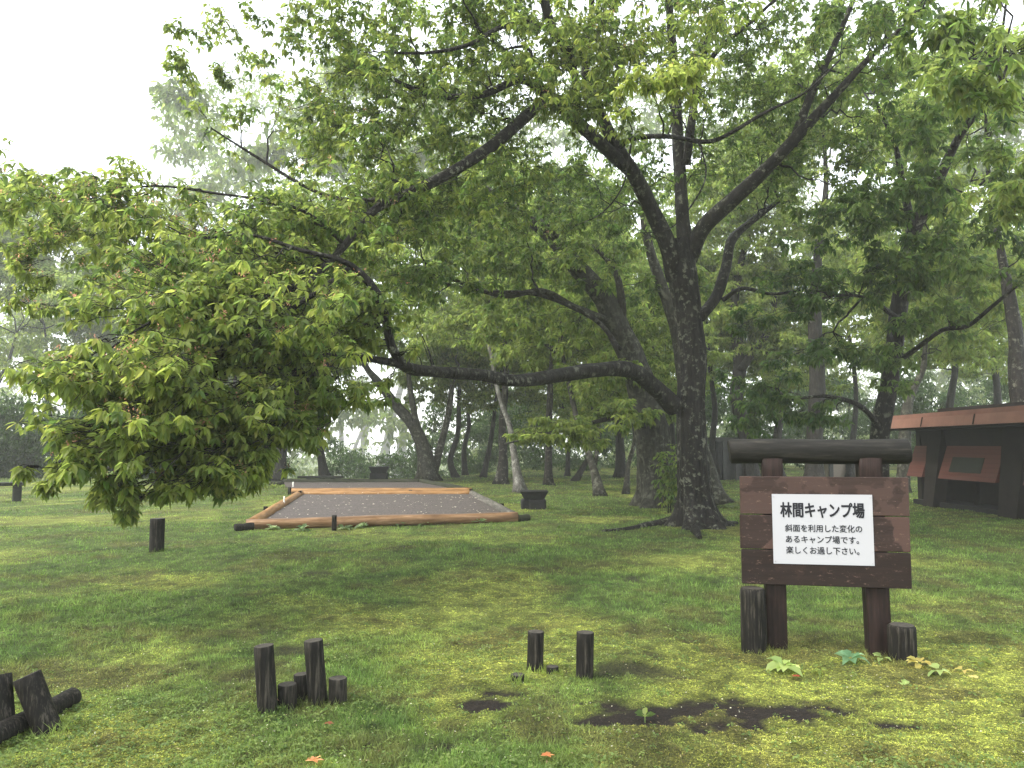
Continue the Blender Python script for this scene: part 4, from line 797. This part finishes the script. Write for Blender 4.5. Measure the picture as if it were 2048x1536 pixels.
seedling(1702, 1328, .125, 9, BLU, 'bluish green broad leaved seedling near the right sign post', el=(15, 60))
seedling(1765, 1322, .07, 5, PALE, 'small pale seedling at the foot of the right sign post')
seedling(1840, 1336, .095, 8, YEL, 'yellowing seedling in front of the short fat stump')
seedling(1820, 1318, .07, 6, PALE, 'small green yellow seedling touching the short fat stump')
seedling(1928, 1345, .06, 5, YEL, 'tiny yellow seedling right of the stump')
seedling(1808, 1385, .07, 4, PALE, 'small upright seedling on the moss below the sign', el=(50, 80))
seedling(1640, 1350, .05, 6, MID, 'tiny green seedling midway between the two broad leaved ones under the sign', .8)
seedling(1880, 1352, .075, 6, PALE, 'ragged pale green seedling between the stump and the tiny yellow one', .2)
seedling(1965, 1330, .06, 7, MID, 'small fresh green weed farthest right of the stump', .8)
seedling(1075, 1340, .06, 7, MID, 'small green sprout at the foot of the slim dark post', .9, el=(20, 60))
seedling(1290, 1440, .07, 6, MID, 'sprig growing out of the bare soil patch', .3, el=(25, 60))
for k, (px, py) in enumerate(((545, 1060), (605, 1062), (725, 1056), (800, 1052), (850, 1050), (915, 1047), (690, 1060), (960, 1046))):
    seedling(px, py, .17, 9, ((.05, .09, .03), (.2, .24, .12)), ['weed clump under the left end of the reddish log', 'weed clump under the left part of the reddish log', 'weed clump just right of the front stake', 'weed clump before the middle of the reddish log', 'weed clump before the right of the reddish log middle', 'weed clump under the right part of the reddish log', 'weed clump touching the front stake', 'weed clump near the right end of the reddish log'][k], .4, name='weed_clump', el=(10, 60))['group'] = 'weed clumps along the front log'
def fallen(px, py, size, col, label):
    g = G(px, py); g[2] = float(gz(g[0], g[1]))+.03; mb = MB(); k = 5; az = np.linspace(-1.9, 1.9, k)+1.2; d = np.stack([np.cos(az), np.sin(az), np.full(k, .15)], 1)
    leafmesh(mb, np.zeros((k, 3)), d, size*A(.6, .9, 1.1, .9, .6), np.full(k, size*.55), np.full(k, .2), np.tile(A(*col), (k, 1))); o = mb.build('fallen_leaf', LEAF, None, False, True); o.location = g; tag(o, label, 'leaf', 'fallen leaves')
fallen(625, 1530, .06, (.48, .24, .12), 'curled orange leaf on the moss at the bottom edge, left')
fallen(1093, 1531, .045, (.46, .20, .09), 'orange leaf on the moss at the bottom edge, middle')
fallen(1592, 1358, .04, (.28, .07, .04), 'dark red leaf on the soil by the pale seedling')
fallen(655, 1458, .04, (.26, .09, .06), 'brown red leaf in the hollow below the cluster of posts')
fallen(556, 1416, .035, (.36, .20, .14), 'pale brown leaf at the foot of the leaning post')
fallen(1948, 1364, .045, (.50, .40, .16), 'pale yellow leaf on the grass right of the sign')
# ------------------------------------------------------------------ haze
mb = MB(); boxmb(mb, (0, 90, -16), (520, 360, 66)); m = bpy.data.materials.new('haze'); m.use_nodes = True; n = m.node_tree; n.nodes.clear()
o = n.nodes.new('ShaderNodeOutputMaterial'); v = n.nodes.new('ShaderNodeVolumePrincipled'); v.inputs['Color'].default_value = (.97, .985, .975, 1); v.inputs['Density'].default_value = HAZE
n.links.new(v.outputs[0], o.inputs['Volume']); tag(mb.build('haze', m, smooth=False), 'thin pale mist filling the wood', 'mist', kind='stuff')
